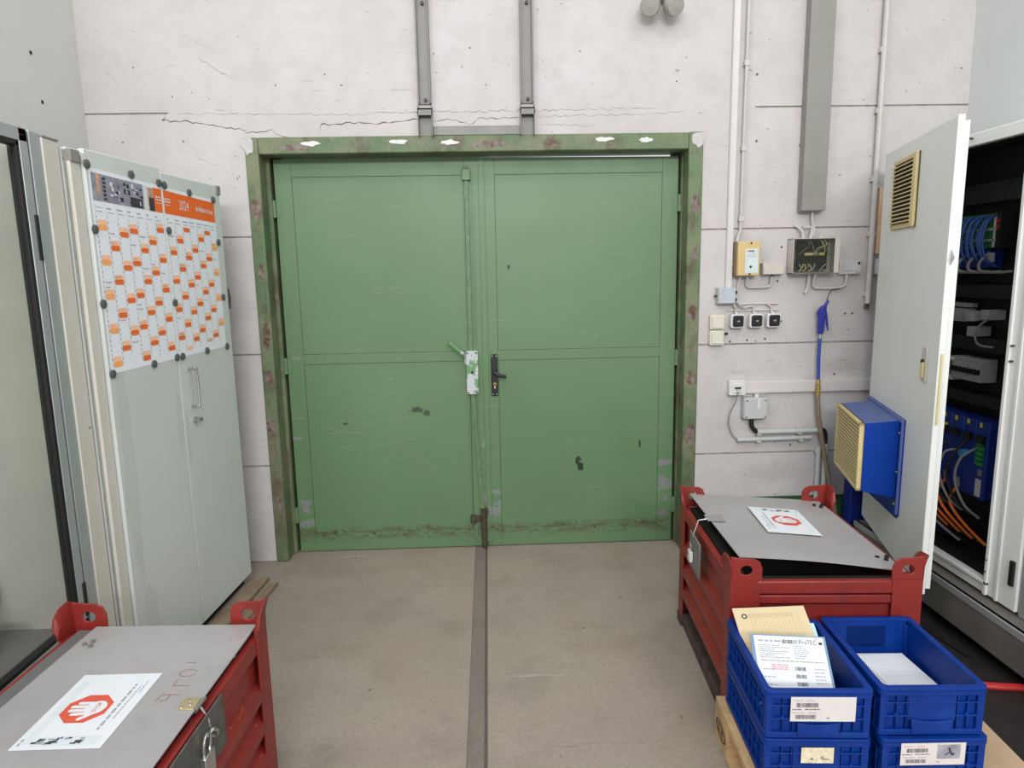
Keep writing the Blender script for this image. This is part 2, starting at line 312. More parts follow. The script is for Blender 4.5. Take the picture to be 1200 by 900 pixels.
# ------------------------------------------------------------------ mesh builder
class MB:
    def __init__(s): s.v = []; s.f = []; s.m = []
    def add(s, vs, fs, m=0):
        k = len(s.v); s.v += [tuple(v) for v in vs]; s.f += [tuple(i + k for i in f) for f in fs]; s.m += [m] * len(fs); return s
    def box(s, x0, x1, y0, y1, z0, z1, m=0):
        v = [(x0, y0, z0), (x1, y0, z0), (x1, y1, z0), (x0, y1, z0), (x0, y0, z1), (x1, y0, z1), (x1, y1, z1), (x0, y1, z1)]
        return s.add(v, [(0, 3, 2, 1), (4, 5, 6, 7), (0, 1, 5, 4), (1, 2, 6, 5), (2, 3, 7, 6), (3, 0, 4, 7)], m)
    def quadz(s, x0, x1, y0, y1, z, m=0):      # face up
        return s.add([(x0, y0, z), (x1, y0, z), (x1, y1, z), (x0, y1, z)], [(0, 1, 2, 3)], m)
    def quady(s, x0, x1, z0, z1, y, m=0):      # face -y
        return s.add([(x0, y, z0), (x1, y, z0), (x1, y, z1), (x0, y, z1)], [(0, 1, 2, 3)], m)
    def prism(s, poly, a, b, axis='y', m=0):
        """polygon in the other two axes extruded from a to b along axis"""
        n = len(poly)
        def P(u, w, t):
            return {'x': (t, u, w), 'y': (u, t, w), 'z': (u, w, t)}[axis]
        v = [P(u, w, a) for u, w in poly] + [P(u, w, b) for u, w in poly]
        f = [tuple(range(n)), tuple(range(2 * n - 1, n - 1, -1))] + [(i, i + n, (i + 1) % n + n, (i + 1) % n) for i in range(n)]
        return s.add(v, f, m)
    def strip(s, prof, a, b, axis, m=0):
        """open profile swept along axis, single sheet"""
        n = len(prof)
        def P(u, w, t): return {'x': (t, u, w), 'y': (u, t, w)}[axis]
        v = [P(u, w, a) for u, w in prof] + [P(u, w, b) for u, w in prof]
        return s.add(v, [(i, i + 1, i + 1 + n, i + n) for i in range(n - 1)], m)
    def tube(s, pts, r, n=8, m=0, caps=True):
        pts = [Vector(p) for p in pts]; rs = r if isinstance(r, (list, tuple)) else [r] * len(pts)
        up = Vector((0, 0, 1)); vs = []; prev = None
        for i, p in enumerate(pts):
            d = (pts[min(i + 1, len(pts) - 1)] - pts[max(i - 1, 0)]).normalized()
            if prev is None:
                a = d.cross(up if abs(d.z) < 0.95 else Vector((1, 0, 0))).normalized()
            else:
                a = prev - d * prev.dot(d); a.normalize()
            prev = a; b = d.cross(a)
            for k in range(n):
                t = 2 * math.pi * k / n; vs.append(p + (a * math.cos(t) + b * math.sin(t)) * rs[i])
        L = len(pts)
        fs = [(i * n + k, i * n + (k + 1) % n, (i + 1) * n + (k + 1) % n, (i + 1) * n + k) for i in range(L - 1) for k in range(n)]
        if caps: fs += [tuple(range(n - 1, -1, -1)), tuple(range((L - 1) * n, L * n))]
        return s.add(vs, fs, m)
    def cyl(s, p, q, r, n=16, m=0, r2=None): return s.tube([p, q], [r, r if r2 is None else r2], n, m)
    def plate(s, outer, holes, t, fn, m=0):
        """flat plate with holes; fn(u, w, d) maps to xyz, d = 0..t"""
        bm = bmesh.new(); loops = [outer] + holes; es = []
        for lp in loops:
            vs = [bm.verts.new((u, w, 0)) for u, w in lp]
            es += [bm.edges.new((vs[i], vs[(i + 1) % len(vs)])) for i in range(len(vs))]
        bmesh.ops.triangle_fill(bm, use_beauty=True, use_dissolve=False, edges=es)
        bm.verts.index_update()
        v = [tuple(x.co) for x in bm.verts]; f = [tuple(x.index for x in fc.verts) for fc in bm.faces]
        be = [(e.verts[0].index, e.verts[1].index) for e in bm.edges if len(e.link_faces) == 1]; bm.free()
        k = len(v)
        vs = [fn(u, w, 0) for u, w, _ in v] + [fn(u, w, t) for u, w, _ in v]
        return s.add(vs, f + [tuple(i + k for i in reversed(q)) for q in f] + [(a, b, b + k, a + k) for a, b in be], m)
    def mesh(s, name, mats, angle=35, fix=True):
        me = bpy.data.meshes.new(name); me.from_pydata(s.v, [], s.f)
        for mt in (mats if isinstance(mats, (list, tuple)) else [mats]): me.materials.append(M[mt] if isinstance(mt, str) else mt)
        me.polygons.foreach_set('material_index', s.m)
        if fix:
            bm = bmesh.new(); bm.from_mesh(me); bmesh.ops.recalc_face_normals(bm, faces=bm.faces); bm.to_mesh(me); bm.free()
        me.polygons.foreach_set('use_smooth', [True] * len(me.polygons)); me.set_sharp_from_angle(angle=R_(angle))
        me.update(); return me
    def build(s, name, mats, parent=None, loc=(0, 0, 0), rot=(0, 0, 0), bevel=0.0, seg=2, fix=True, angle=35):
        o = bpy.data.objects.new(name, s.mesh(name, mats, angle, fix)); col.objects.link(o)
        o.location = loc; o.rotation_euler = rot; o.parent = parent
        if bevel:
            b = o.modifiers.new('bevel', 'BEVEL'); b.width = bevel; b.segments = seg; b.limit_method = 'ANGLE'; b.angle_limit = R_(40)
        return o
def thing(name, label, cat, loc=(0, 0, 0), rz=0.0, group=None):
    o = bpy.data.objects.new(name, None); col.objects.link(o); o.empty_display_size = 0.1
    o.location = loc; o.rotation_euler = (0, 0, rz); return tag(o, label, cat, group)
def tag(o, label, cat, group=None):
    o['label'] = label; o['category'] = cat
    if group: o['group'] = group
    return o
def struct(o): o['kind'] = 'structure'; return o
def lab(o, label): o['label'] = label; return o
def circle(cu, cw, ru, rw=None, n=16): return [(cu + ru * math.cos(2 * math.pi * i / n), cw + (rw or ru) * math.sin(2 * math.pi * i / n)) for i in range(n)]
def rrect(x0, x1, z0, z1, r, n=4):
    p = []
    for cx, cz, a0 in ((x1 - r, z1 - r, 0), (x0 + r, z1 - r, 90), (x0 + r, z0 + r, 180), (x1 - r, z0 + r, 270)):
        p += [(cx + r * math.cos(R_(a0 + 90 * i / n)), cz + r * math.sin(R_(a0 + 90 * i / n))) for i in range(n + 1)]
    return p
def spline(pts, n=6):
    pts = [Vector(p) for p in pts]; out = []
    for i in range(len(pts) - 1):
        p0, p1, p2, p3 = pts[max(i - 1, 0)], pts[i], pts[i + 1], pts[min(i + 2, len(pts) - 1)]
        for k in range(n):
            t = k / n
            out.append(0.5 * ((2 * p1) + (p2 - p0) * t + (2 * p0 - 5 * p1 + 4 * p2 - p3) * t * t + (3 * p1 - p0 - 3 * p2 + p3) * t ** 3))
    out.append(pts[-1]); return out
def text_into(mb, body, size, fn, m, align='LEFT', bold=0.0, sx=1.0):
    """flat lettering added to a mesh builder; fn(u, w) -> xyz"""
    cu = bpy.data.curves.new('lettering', 'FONT'); cu.body = body; cu.size = size; cu.align_x = align; cu.offset = bold; cu.resolution_u = 2
    o = bpy.data.objects.new('lettering', cu); me = bpy.data.meshes.new_from_object(o)
    vs = [fn(v.co.x * sx, v.co.y) for v in me.vertices]; fs = [tuple(p.vertices) for p in me.polygons]
    mb.add(vs, fs, m); bpy.data.objects.remove(o); bpy.data.curves.remove(cu); bpy.data.meshes.remove(me)
def bars(mb, fn, u0, u1, w0, w1, m, n=30, rnd=None):
    rnd = rnd or random; u = u0; st = (u1 - u0) / n
    while u < u1 - st * 0.5:
        w = st * rnd.choice((0.4, 0.6, 0.9)); mb.add([fn(u, w0), fn(u + w, w0), fn(u + w, w1), fn(u, w1)], [(0, 1, 2, 3)], m)
        u += w + st * rnd.choice((0.35, 0.5, 0.8))
def words(mb, fn, u0, u1, w, h, m, rnd=None):
    """a line of unreadably small print"""
    rnd = rnd or random; u = u0
    while u < u1:
        l = min(rnd.uniform(1.2, 4.5) * h, u1 - u); mb.add([fn(u, w), fn(u + l, w), fn(u + l, w + h), fn(u, w + h)], [(0, 1, 2, 3)], m); u += l + h * 0.8
LAY = [0.0]
def rect(mb, fn, u0, u1, w0, w1, m):
    LAY[0] = (LAY[0] + 4e-6) % 2.4e-4
    mb.add([fn(u0, w0), fn(u1, w0), fn(u1, w1), fn(u0, w1)], [(0, 1, 2, 3)], m)

# ================================================================== SETTING
# floor
fl = struct(MB().box(-3.2, 3.2, -3.0, 4.6, -0.15, -0.02).build('floor', 'dark'))
MB().box(-3.2, -0.1075, -3.0, 4.6, -0.02, 0).build('floor_slab', 'floor', fl)
MB().box(-0.1065, -0.049, -3.0, 4.6, -0.02, -0.0005).build('floor_strip', 'floor_strip', fl)
MB().box(-0.037, 3.2, -3.0, 4.6, -0.02, 0).build('floor_slab', 'floor', fl)
MB().box(-0.049, -0.037, -3.0, 4.6, -0.02, -0.006).build('joint_filler', 'crack', fl)
WY = 3.70
wb = struct(MB().box(-2.3, -1.195, WY + .006, WY + .2, -0.1, 3.6).box(1.11, 2.8, WY + .006, WY + .2, -0.1, 3.6).box(-1.16, 1.08, WY + .006, WY + .17, 2.285, 3.6).build('wall_back', 'joint'))
g = 0.0045
lv = [0.0, 0.56, 1.18, 1.80, 2.42, 3.6]
for i in range(3):
    MB().box(-2.3, -1.165, WY, WY + .02, lv[i] + g, lv[i + 1] - g).build('wall_panel', 'wall', wb)
    MB().box(1.085, 2.8, WY, WY + .02, lv[i] + g, lv[i + 1] - g).build('wall_panel', 'wall', wb)
for i in (3, 4):
    MB().box(-2.3, -1.60, WY, WY + .02, lv[i] + g, lv[i + 1] - g).build('wall_panel', 'wall', wb)
    MB().box(1.416, 2.8, WY, WY + .02, lv[i] + g, lv[i + 1] - g).build('wall_panel', 'wall', wb)
MB().prism([(-1.60, 1.80 + g), (-1.165, 1.80 + g), (-1.165, 2.286), (1.085, 2.286), (1.085, 1.80 + g), (1.416, 1.80 + g), (1.416, 3.6), (-1.60, 3.6)], WY, WY + .02).build('lintel_panel', 'wall', wb)
def crack(pts, w=0.004, seed=1):
    rnd = random.Random(seed); P = []
    for (x0, z0), (x1, z1) in zip(pts, pts[1:]):
        n = max(2, int(math.hypot(x1 - x0, z1 - z0) / 0.02))
        P += [(x0 + (x1 - x0) * k / n + rnd.uniform(-.004, .004), z0 + (z1 - z0) * k / n + rnd.uniform(-.006, .006)) for k in range(n)]
    P.append(pts[-1]); mb = MB(); n = len(P); ws = [w * rnd.uniform(.2, 1.0) for _ in P]; ws[0] = ws[-1] = 0.0003
    v = [(x, WY - .0006, z - ws[i] / 2) for i, (x, z) in enumerate(P)] + [(x, WY - .0006, z + ws[i] / 2) for i, (x, z) in enumerate(P)]
    mb.add(v, [(i, i + 1, i + 1 + n, i + n) for i in range(n - 1)]).build('crack', 'crack', wb)
crack([(-1.607, 2.417), (-1.631, 2.387), (-1.525, 2.382), (-1.419, 2.368), (-1.208, 2.333)], .006, 1)
crack([(-1.23, 2.325), (-1.143, 2.324), (-1.086, 2.338), (-1.071, 2.315), (-1.0, 2.30)], .006, 2)
crack([(-.841, 2.312), (-.834, 2.362), (-.795, 2.357), (-.729, 2.361), (-.62, 2.368), (-.556, 2.350), (-.49, 2.366), (-.336, 2.377)], .006, 3)
crack([(-.258, 2.372), (-.139, 2.375), (-.074, 2.345), (-.029, 2.378), (.037, 2.381), (.147, 2.380), (.2, 2.378)], .005, 4)
crack([(-.12, 2.40), (-.12, 2.375)], .003, 5)
crack([(-.6, 2.41), (.9, 2.42)], .0022, 6)
crack([(-1.55, 2.418), (-.6, 2.405)], .002, 16)
crack([(-1.40, 2.80), (-1.42, 2.68), (-1.26, 2.58)], .003, 7)
crack([(-1.92, 2.87), (-1.88, 2.62), (-1.83, 2.56)], .003, 8)
crack([(-1.52, 2.30), (-1.46, 2.20), (-1.35, 2.15)], .0025, 9)
crack([(.27, 2.385), (.7, 2.39), (1.05, 2.40)], .002, 10)
crack([(.3, 2.345), (.55, 2.338)], .002, 11)
# bare filler at the frame corners, chips of plaster on the head
def blob(x, z, rx, rz, mt, nm, y, seed):
    rnd = random.Random(seed); p = [(x + rx * math.cos(t) * k, z + rz * math.sin(t) * k) for t, k in [(2 * math.pi * i / 14, rnd.uniform(.62, 1.1)) for i in range(14)]]
    return MB().prism(p, y, y + .006).build(nm, mt, wb)
blob(-1.21, 2.262, .035, .05, 'filler', 'filler_patch', WY - .0105, 3)
blob(1.125, 2.262, .04, .05, 'filler', 'filler_patch', WY - .0105, 4)
for i, (x, rx) in enumerate([(-.89, .05), (-.44, .055), (-.18, .05), (.62, .055), (.84, .04)]):
    blob(x, 2.262 + (.004 if i % 2 else 0), rx, .014, 'white_chip', 'plaster_chip', WY - .011, 20 + i)
for i, (x, z) in enumerate([(1.59, 1.70), (1.575, 1.52), (1.42, 1.20), (1.52, 1.205), (1.605, 1.30), (1.325, 1.195), (2.0, 1.335), (1.96, 1.335), (1.70, 1.80), (1.655, 1.812), (1.43, 2.25), (1.69, .67 - .07), (1.92, 1.0), (1.42, 2.58), (-.06, 2.72), (.5, 2.7), (-1.05, 2.55), (-.8, 2.6), (1.0, 2.55), (1.85, .8), (1.6, .62), (-1.57, 2.5), (-1.75, 2.64)]):
    MB().cyl((x, WY + .004, z), (x, WY - .001, z), .0065 if i < 14 else .004, 8).build('drill_hole', 'crack', wb)

wl = struct(MB().box(-2.3, -2.012, 2.5, WY, -0.02, 3.6).build('wall_left', 'wall_left'))
for z, y in ((2.60, 3.32), (2.40, 3.36)): MB().cyl((-2.0125, y, z), (-2.010, y, z), .009, 8).build('drill_hole', 'rubber', wl)
wr = struct(MB().box(2.552, 2.8, 2.42, WY, -0.02, 3.6).build('wall_right', 'wall_right'))
struct(MB().box(1.16, 2.552, WY - .008, WY - .0005, 0, .30).build('trim_1', 'green_paint'))

# ------------------------------------------------------------------ door
dr = bpy.data.objects.new('door_1', None); col.objects.link(dr); struct(dr); dr['label'] = 'green double-leaf steel door with black lever handle'
FY = WY - .008
def fr_part(x0, x1, z0, z1): return MB().box(x0, x1, FY, WY + .19, z0, z1).build('door_frame', 'frame', dr, bevel=.006)
fr_part(-1.228, -1.16, 0, 2.297); fr_part(1.072, 1.148, 0, 2.30); fr_part(-1.16, 1.072, 2.213, 2.297)
MB().box(-1.16, -1.140, WY + .10, WY + .17, 0, 2.213).build('frame_stop', 'frame', dr); MB().box(1.065, 1.072, WY + .10, WY + .17, 0, 2.213).build('frame_stop', 'frame', dr)
LY = 3.82
MB().box(-1.16, -1.095, LY + .052, LY + .066, 0, 2.213).build('frame_stop', 'frame', dr); MB().box(1.022, 1.072, LY + .052, LY + .066, 0, 2.213).build('frame_stop', 'frame', dr); MB().box(-.08, .02, LY + .051, LY + .06, 0, 2.205).build('astragal', 'frame', dr)
def leaf(x0, x1, px0, px1, ztl, ztr, mt, pm):
    zt = 2.115; zm0, zm1, zb = 1.105, 1.160, .112
    mb = MB()
    mb.prism([(x0, .006), (px0, .006), (px0, ztl + (ztr - ztl) * .1), (x0, ztl)], LY, LY + .05)
    mb.prism([(px1, .006), (x1, .006), (x1, ztr), (px1, ztr - (ztr - ztl) * .1)], LY, LY + .05)
    mb.box(px0, px1, LY, LY + .05, .006, zb).box(px0, px1, LY, LY + .05, zm0, zm1)
    mb.prism([(px0, zt), (px1, zt), (px1, ztr - (ztr - ztl) * .1), (px0, ztl + (ztr - ztl) * .1)], LY, LY + .05)
    mb.box(px0 - .01, px1 + .01, LY + .022, LY + .046, zb - .01, zt + .01)
    o = mb.build('door_leaf', mt, dr, bevel=.0012)
    for a, b in ((zb, zm0), (zm1, zt)):
        MB().box(px0 + .0015, px1 - .0015, LY + .003, LY + .021, a + .0015, b - .0015).build('leaf_panel', pm, o)
    return o
lL = leaf(-1.126, -.0345, -1.035, -.112, 2.2075, 2.207, 'leafL', 'panelL')
lR = leaf(-.0315, 1.053, .05, .966, 2.2045, 2.1975, 'leafR', 'panelR')
MB().box(-.036, -.006, LY - .006, LY - .0005, .03, 2.203).build('meeting_strip', 'leafR', lR, bevel=.001)
for i in range(3): # bottom, middle, top barrels
    z = (.23, 1.1, 1.95)[i]
    MB().cyl((-1.134, LY - .008, z - .045), (-1.134, LY - .008, z + .045), .011, 12).box(-1.134, -1.10, LY - .003, LY, z - .045, z + .045).build('hinge', 'green_hw', lL)
    MB().cyl((1.060, LY - .008, z - .045), (1.060, LY - .008, z + .045), .011, 12).box(1.026, 1.06, LY - .003, LY, z - .045, z + .045).build('hinge', 'green_hw', lR)
# locking rods, case and lever on the left leaf
rod = MB().box(-.114, -.091, LY - .014, LY - .004, 1.16, 2.16).build('locking_rod', 'worn_rod', lL, bevel=.001)
MB().box(-.120, -.116, LY - .006, LY, .15, 2.12).box(-.074, -.070, LY - .006, LY, .15, 2.12).build('rod_channel', 'leafL', lL)
MB().prism([(-.109, .93), (-.087, .93), (-.045, .17), (-.067, .17)], LY - .014, LY - .004).build('locking_rod', 'worn_rod', lL)
MB().box(-.124, -.080, LY - .024, LY, 2.085, 2.145).box(-.118, -.086, LY - .026, LY, 2.145, 2.152).build('rod_guide', 'green_hw', lL, bevel=.003)
MB().box(-.132, -.050, LY - .012, LY, .155, .195).box(-.128, -.10, LY - .024, LY, .15, .20).build('rod_guide', 'rusty', lL, bevel=.003)
MB().tube([(-.052, LY - .022, .235), (-.054, LY - .022, .12), (-.052, LY - .020, .004)], [.017, .017, .014], 12).box(-.074, -.03, LY - .03, LY, .205, .24).build('floor_bolt', 'rusty', lL)
MB().box(-.112, -.092, LY - .004, LY - .001, .03, .15).build('bolt_tail', 'worn_rod', lL)
cs = MB().prism(rrect(-.130, -.064, .918, 1.163, .006), LY - .030, LY).build('lock_case', 'case', lL, bevel=.003)
for x, z in ((-.122, 1.153), (-.072, 1.153), (-.122, .928), (-.072, .928)): MB().cyl((x, LY - .034, z), (x, LY - .029, z), .005, 8).build('case_screw', 'rusty', lL)
MB().cyl((-.097, LY - .0315, 1.042), (-.097, LY - .028, 1.042), .008, 10).build('key_hole', 'rubber', lL)
MB().tube([(-.130, LY - .02, 1.09), (-.136, LY - .035, 1.135), (-.152, LY - .045, 1.158)], .009, 8).tube([(-.150, LY - .045, 1.152), (-.222, LY - .06, 1.218)], [.010, .013], 10).build('lock_lever', 'case', lL)
# handle on the right leaf
MB().prism(rrect(.008, .046, .902, 1.140, .006), LY - .008, LY).build('handle_plate', 'black', lR, bevel=.002)
MB().cyl((.027, LY - .03, 1.042), (.027, LY - .006, 1.042), .014, 16).tube([(.027, LY - .045, 1.042), (.034, LY - .052, 1.038), (.055, LY - .055, 1.025), (.092, LY - .055, 1.018)], [.011, .011, .010, .010], 10).build('door_lever', 'black', lR)
for x, z in ((.015, 1.13), (.039, 1.13), (.015, .912), (.039, .912)): MB().cyl((x, LY - .0105, z), (x, LY - .007, z), .0036, 8).build('plate_screw', 'chrome', lR)
MB().cyl((.028, LY - .014, .972), (.028, LY - .007, .972), .0085, 14).box(.0235, .0325, LY - .014, LY - .007, .945, .972).build('lock_cylinder', 'brass', lR)

# ------------------------------------------------------------------ hardware above the door
def channel(name, label, x0, x1, topoff):
    t = thing(name, label, 'steel channel', ((x0 + x1) / 2, WY, 2.288), 0, 'steel channels above the door')
    w = (x1 - x0) / 2
    MB().box(-w, w, -.008, 0, .16, 1.2).box(-w, -w + .007, -.036, 0, .16, 1.2).box(w - .007, w, -.036, 0, .16, 1.2).build('channel', 'steel', t, bevel=.0015)
    MB().box(-w - .004, w + .004, -.005, 0, 0, .135).box(-w - .004, -w + .001, -.044, 0, 0, .15).box(w - .001, w + .004, -.044, 0, 0, .15).box(-w - .004, w + .004, -.044, -.040, .10, .135).box(-w - .004, w + .004, -.044, 0, .127, .135).build('bracket', 'steel', t, bevel=.001)
    for z in (.18, .64):
        MB().cyl((.004, -.022, z), (.004, -.006, z), .009, 6).build('bolt', 'rusty', t)
    return t
channel('steel_channel', 'vertical grey steel channel above the left door leaf', -.331, -.265, 0)
channel('steel_channel', 'vertical grey steel channel above the right door leaf', .192, .258, 0)
tag(MB().box(-.26, .194, WY - .006, WY - .0005, 2.298, 2.342).build('flat_bar', 'steel', bevel=.001), 'horizontal grey flat bar between the two steel channels', 'steel bar')

t = thing('emergency_light', 'grey twin-head spotlight on the wall, cut by the top edge', 'wall lamp', (.897, WY, 2.945))
MB().box(-.05, .05, -.05, 0, -.02, .08).build('base', 'lamp_body', t, bevel=.006)
for sx in (-1, 1):
    prof = [(.0, .014), (.012, .034), (.035, .048), (.065, .050), (.085, .043), (.089, .0)]
    d = Vector((sx * .25, -.82, -.42)).normalized(); c0 = Vector((sx * .049, -.055, -.045))
    MB().tube([c0 + d * (u - .02) for u, r in prof], [r for u, r in prof], 18).build('spot_head', 'lamp_body', t)
    MB().tube([(sx * .025, -.03, -.01), tuple(c0)], .012, 8).build('swivel_arm', 'lamp_body', t)

# ------------------------------------------------------------------ conduits and trunking on the wall
def clamp(mb, x, z, r, hor=False):
    if hor: mb.box(x - .012, x + .012, -.034 - r * .2, 0, z - r - .005, z + r + .005)
    else: mb.box(x - r - .005, x + r + .005, -.03, 0, z - .012, z + .012)
t = thing('cable_raceway', 'white vertical cable trunk running down to the grey junction box', 'cable trunk', (1.304, WY, 1.49))
MB().prism([(-.019, -.0), (.016, -.0), (.016, -.018), (-.019, -.018)], 0, 2.0, 'z').build('trunk_body', 'trunk_white', t, bevel=.002)
MB().box(-.014, .012, -.0205, -.018, 0, 2.0).build('trunk_cover', 'trunk_white', t)
t = thing('conduit_pipe', 'thin grey conduit going down to the yellow control box', 'conduit', (1.352, WY, 1.73))
MB().tube(spline([(.010, -.02, 1.9), (.004, -.02, .66), (.003, -.02, .10), (-.004, -.022, .05), (-.018, -.03, 0)]), .009, 8).build('pipe', 'conduit', t)
for z in (.90, .48, .12):
    c = MB(); clamp(c, .004, z, .008); c.build('clamp', 'grey_pl2', t, bevel=.001)
t = thing('cable_duct', 'wide flat grey cable duct hanging down the wall', 'cable duct', (1.725, WY, 1.883))
MB().box(-.062, .062, -.058, 0, 0, 1.8).build('duct_body', 'grey_tray', t, bevel=.002)
MB().box(-.064, .064, -.0615, -.056, 0.004, 1.8).build('duct_cover', 'grey_tray', t, bevel=.001)
t = thing('conduit_pipe', 'grey conduit pipe on the wall beside the open cabinet door', 'conduit', (2.064, WY, 1.39))
MB().tube([(.004, -.026, 2.0), (.004, -.026, .0)], .0145, 10).build('pipe', 'conduit', t)
for z in (1.30, 1.0, .655, .37, .05):
    c = MB(); clamp(c, .004, z, .0145); c.build('clamp', 'grey_pl2', t, bevel=.001)
MB().cyl((.004, -.026, .012), (-.002, -.026, -.03), .012, 10).build('cable_end', 'rusty', t)
tag(MB().box(2.094, 2.122, WY - .03, WY - .0005, 1.655, 2.0).build('wood_batten', 'wood_new', bevel=.002), 'short pale wooden batten on the wall beside the cabinet door', 'batten')
t = thing('wall_box', 'small grey box on the wall half behind the cabinet door', 'wall box', (2.130, WY, 1.545))
MB().box(-.038, .05, -.05, 0, 0, .085).build('body', 'grey_pl', t, bevel=.004); MB().box(-.02, .045, -.056, -.05, .006, .079).build('cover', 'grey_pl2', t, bevel=.002); MB().box(-.006, .03, -.058, -.055, .02, .07).build('window', 'black', t)

# yellow box
t = thing('control_box', 'yellow control box with a pale label and brown sides', 'control box', (1.383, WY, 1.552))
MB().box(-.062, .062, -.05, 0, 0, .178).build('body', 'brown_side', t, bevel=.003)
MB().box(-.056, .062, -.075, -.05, 0, .178).build('cover', 'yellow', t, bevel=.004)
p = MB().box(-.018, .052, -.0765, -.074, .014, .142).build('label_plate', 'label_blue', t)
pr = MB(); fn = lambda u, w: (u, -.0769, w)
for k, u in enumerate((-.006, .004, .013, .021)): pr.add([fn(u, .124), fn(u + .007, .124), fn(u + .007, .131 + .002 * (k % 2)), fn(u, .131)], [(0, 1, 2, 3)], 0)
for w in (.11, .100): words(pr, fn, -.01, .04, w, .0025, 1)
pr.build('label_print', [plain('maroon_ink', (120, 50, 56), .8), 'ink_grey'], p)
for x, z in ((.012, .170), (.008, .008)): MB().cyl((x, -.078, z), (x, -.074, z), .005, 8).build('screw', 'rubber', t)
MB().cyl((.012, -.080, .047), (.012, -.076, .047), .006, 10).build('knob', 'black', t)
t = thing('junction_box', 'small flat grey box between the yellow box and the clear-covered box', 'junction box', (1.532, WY, 1.555))
MB().box(-.058, .058, -.045, 0, 0, .062).build('body', 'grey_pl2', t, bevel=.003); MB().box(-.056, .056, -.052, -.045, .002, .044).build('cover', 'grey_pl2', t, bevel=.002); MB().cyl((.0, -.03, -.008), (.0, -.03, 0), .008, 10).build('gland', 'black', t)
# distribution box with clear cover
t = thing('distribution_box', 'grey distribution box with clear cover and wiring inside', 'distribution box', (1.742, WY, 1.557))
MB().box(-.120, .120, -.008, 0, 0, .185).box(-.120, -.114, -.075, 0, 0, .185).box(.114, .120, -.075, 0, 0, .185).box(-.12, .12, -.075, 0, 0, .006).box(-.12, .12, -.075, 0, .179, .185).build('housing', 'grey_pl2', t, bevel=.002)
MB().box(-.088, .075, -.05, -.008, .022, .168).build('terminal_plate', 'black', t)
rn = random.Random(4)
MB().box(-.05, .055, -.062, -.05, .095, .11).build('terminal_strip', 'beige', t)
for k in range(9):
    x0 = rn.uniform(-.07, .06); x1 = x0 + rn.uniform(-.04, .04); mt = rn.choice(['cable_grey', 'yellow', 'green_plug', 'cable_grey', 'black', 'beige'])
    MB().tube(spline([(x0, -.055, .175), (x0 + .01, -.064, .15), (x1, -.066, rn.uniform(.09, .14)), (x1 - .01, -.06, .10)]), .0026, 5).build('wire', mt, t)
for k in range(7):
    x0 = rn.uniform(-.08, .05); MB().tube(spline([(x0, -.055, .012), (x0 + .01, -.064, .03), (x0 + rn.uniform(-.02, .04), -.063, .05)]), .003, 5).build('wire', rn.choice(['cable_grey', 'beige', 'comp_grey']), t)
MB().box(-.118, .118, -.095, -.091, .003, .182).box(-.118, -.114, -.091, -.075, .003, .182).box(.114, .118, -.091, -.075, .003, .182).box(-.114, .114, -.091, -.075, .003, .007).box(-.114, .114, -.091, -.075, .178, .182).build('clear_cover', 'smoke', t)
MB().box(.092, .118, -.0965, -.0955, .003, .182).build('cover_edge', 'grey_pl2', t)
for x in (-.055, -.015, .04): MB().cyl((x, -.04, .185), (x, -.04, .197), .010, 10).build('gland', 'grey_pl2', t)
t = thing('thermostat', 'flat grey room thermostat with round dial', 'thermostat', (1.958, WY, 1.548))
MB().box(-.060, .060, -.03, 0, 0, .076).build('body', 'grey_pl2', t, bevel=.003); MB().box(-.044, .058, -.033, -.03, .004, .072).build('cover', 'grey_pl', t, bevel=.001)
MB().cyl((.038, -.042, .028), (.038, -.032, .028), .016, 18).build('dial', 'grey_pl2', t); MB().box(.040, .052, -.035, -.0325, .052, .066).build('display', 'black', t); MB().box(-.035, .015, -.0335, -.0325, .018, .0195).build('print_line', 'ink', t)
# cables of these boxes
def cable(label, pts, r, mt, cat='cable', name='cable', n=6):
    return tag(MB().tube(spline(pts, n), r, 8).build(name, mt), label, cat)
cable('grey cable looping below the yellow box to the small grey box', [(1.40, WY - .03, 1.548), (1.398, WY - .018, 1.51), (1.408, WY - .016, 1.492), (1.44, WY - .016, 1.488), (1.51, WY - .016, 1.49), (1.53, WY - .018, 1.50), (1.532, WY - .03, 1.545)], .007, 'conduit')
cable('grey cable from the yellow box down into the grey junction box', [(1.36, WY - .03, 1.55), (1.352, WY - .02, 1.50), (1.345, WY - .02, 1.47), (1.326, WY - .02, 1.455)], .006, 'conduit')
cable('grey cable looping under the clear-covered box to the thermostat', [(1.768, WY - .04, 1.556), (1.764, WY - .02, 1.51), (1.772, WY - .018, 1.485), (1.80, WY - .018, 1.478), (1.90, WY - .018, 1.478), (1.935, WY - .018, 1.488), (1.945, WY - .018, 1.51), (1.946, WY - .02, 1.548)], .0075, 'conduit')
cable('short grey cable stub under the clear-covered box', [(1.735, WY - .03, 1.556), (1.735, WY - .02, 1.49), (1.722, WY - .02, 1.452)], .008, 'conduit')
cable('grey cable from the wide duct curving into the clear-covered box', [(1.735, WY - .03, 1.883), (1.737, WY - .028, 1.83), (1.748, WY - .032, 1.79), (1.735, WY - .04, 1.75)], .006, 'conduit')
cable('grey cable from a wall hole into the clear-covered box', [(1.655, WY + .0, 1.812), (1.668, WY - .025, 1.80), (1.684, WY - .036, 1.778), (1.688, WY - .04, 1.75)], .0075, 'conduit')
cable('second grey cable entering the top of the clear-covered box', [(1.695, WY - .003, 1.795), (1.705, WY - .03, 1.80), (1.735, WY - .034, 1.797), (1.726, WY - .04, 1.752)], .006, 'conduit')
cable('thin dark cord from the cable down to the blue blow gun', [(1.905, WY - .028, 1.472), (1.86, WY - .03, 1.462), (1.838, WY - .032, 1.41)], .0022, 'rubber', 'cord', 'hanging_cord')
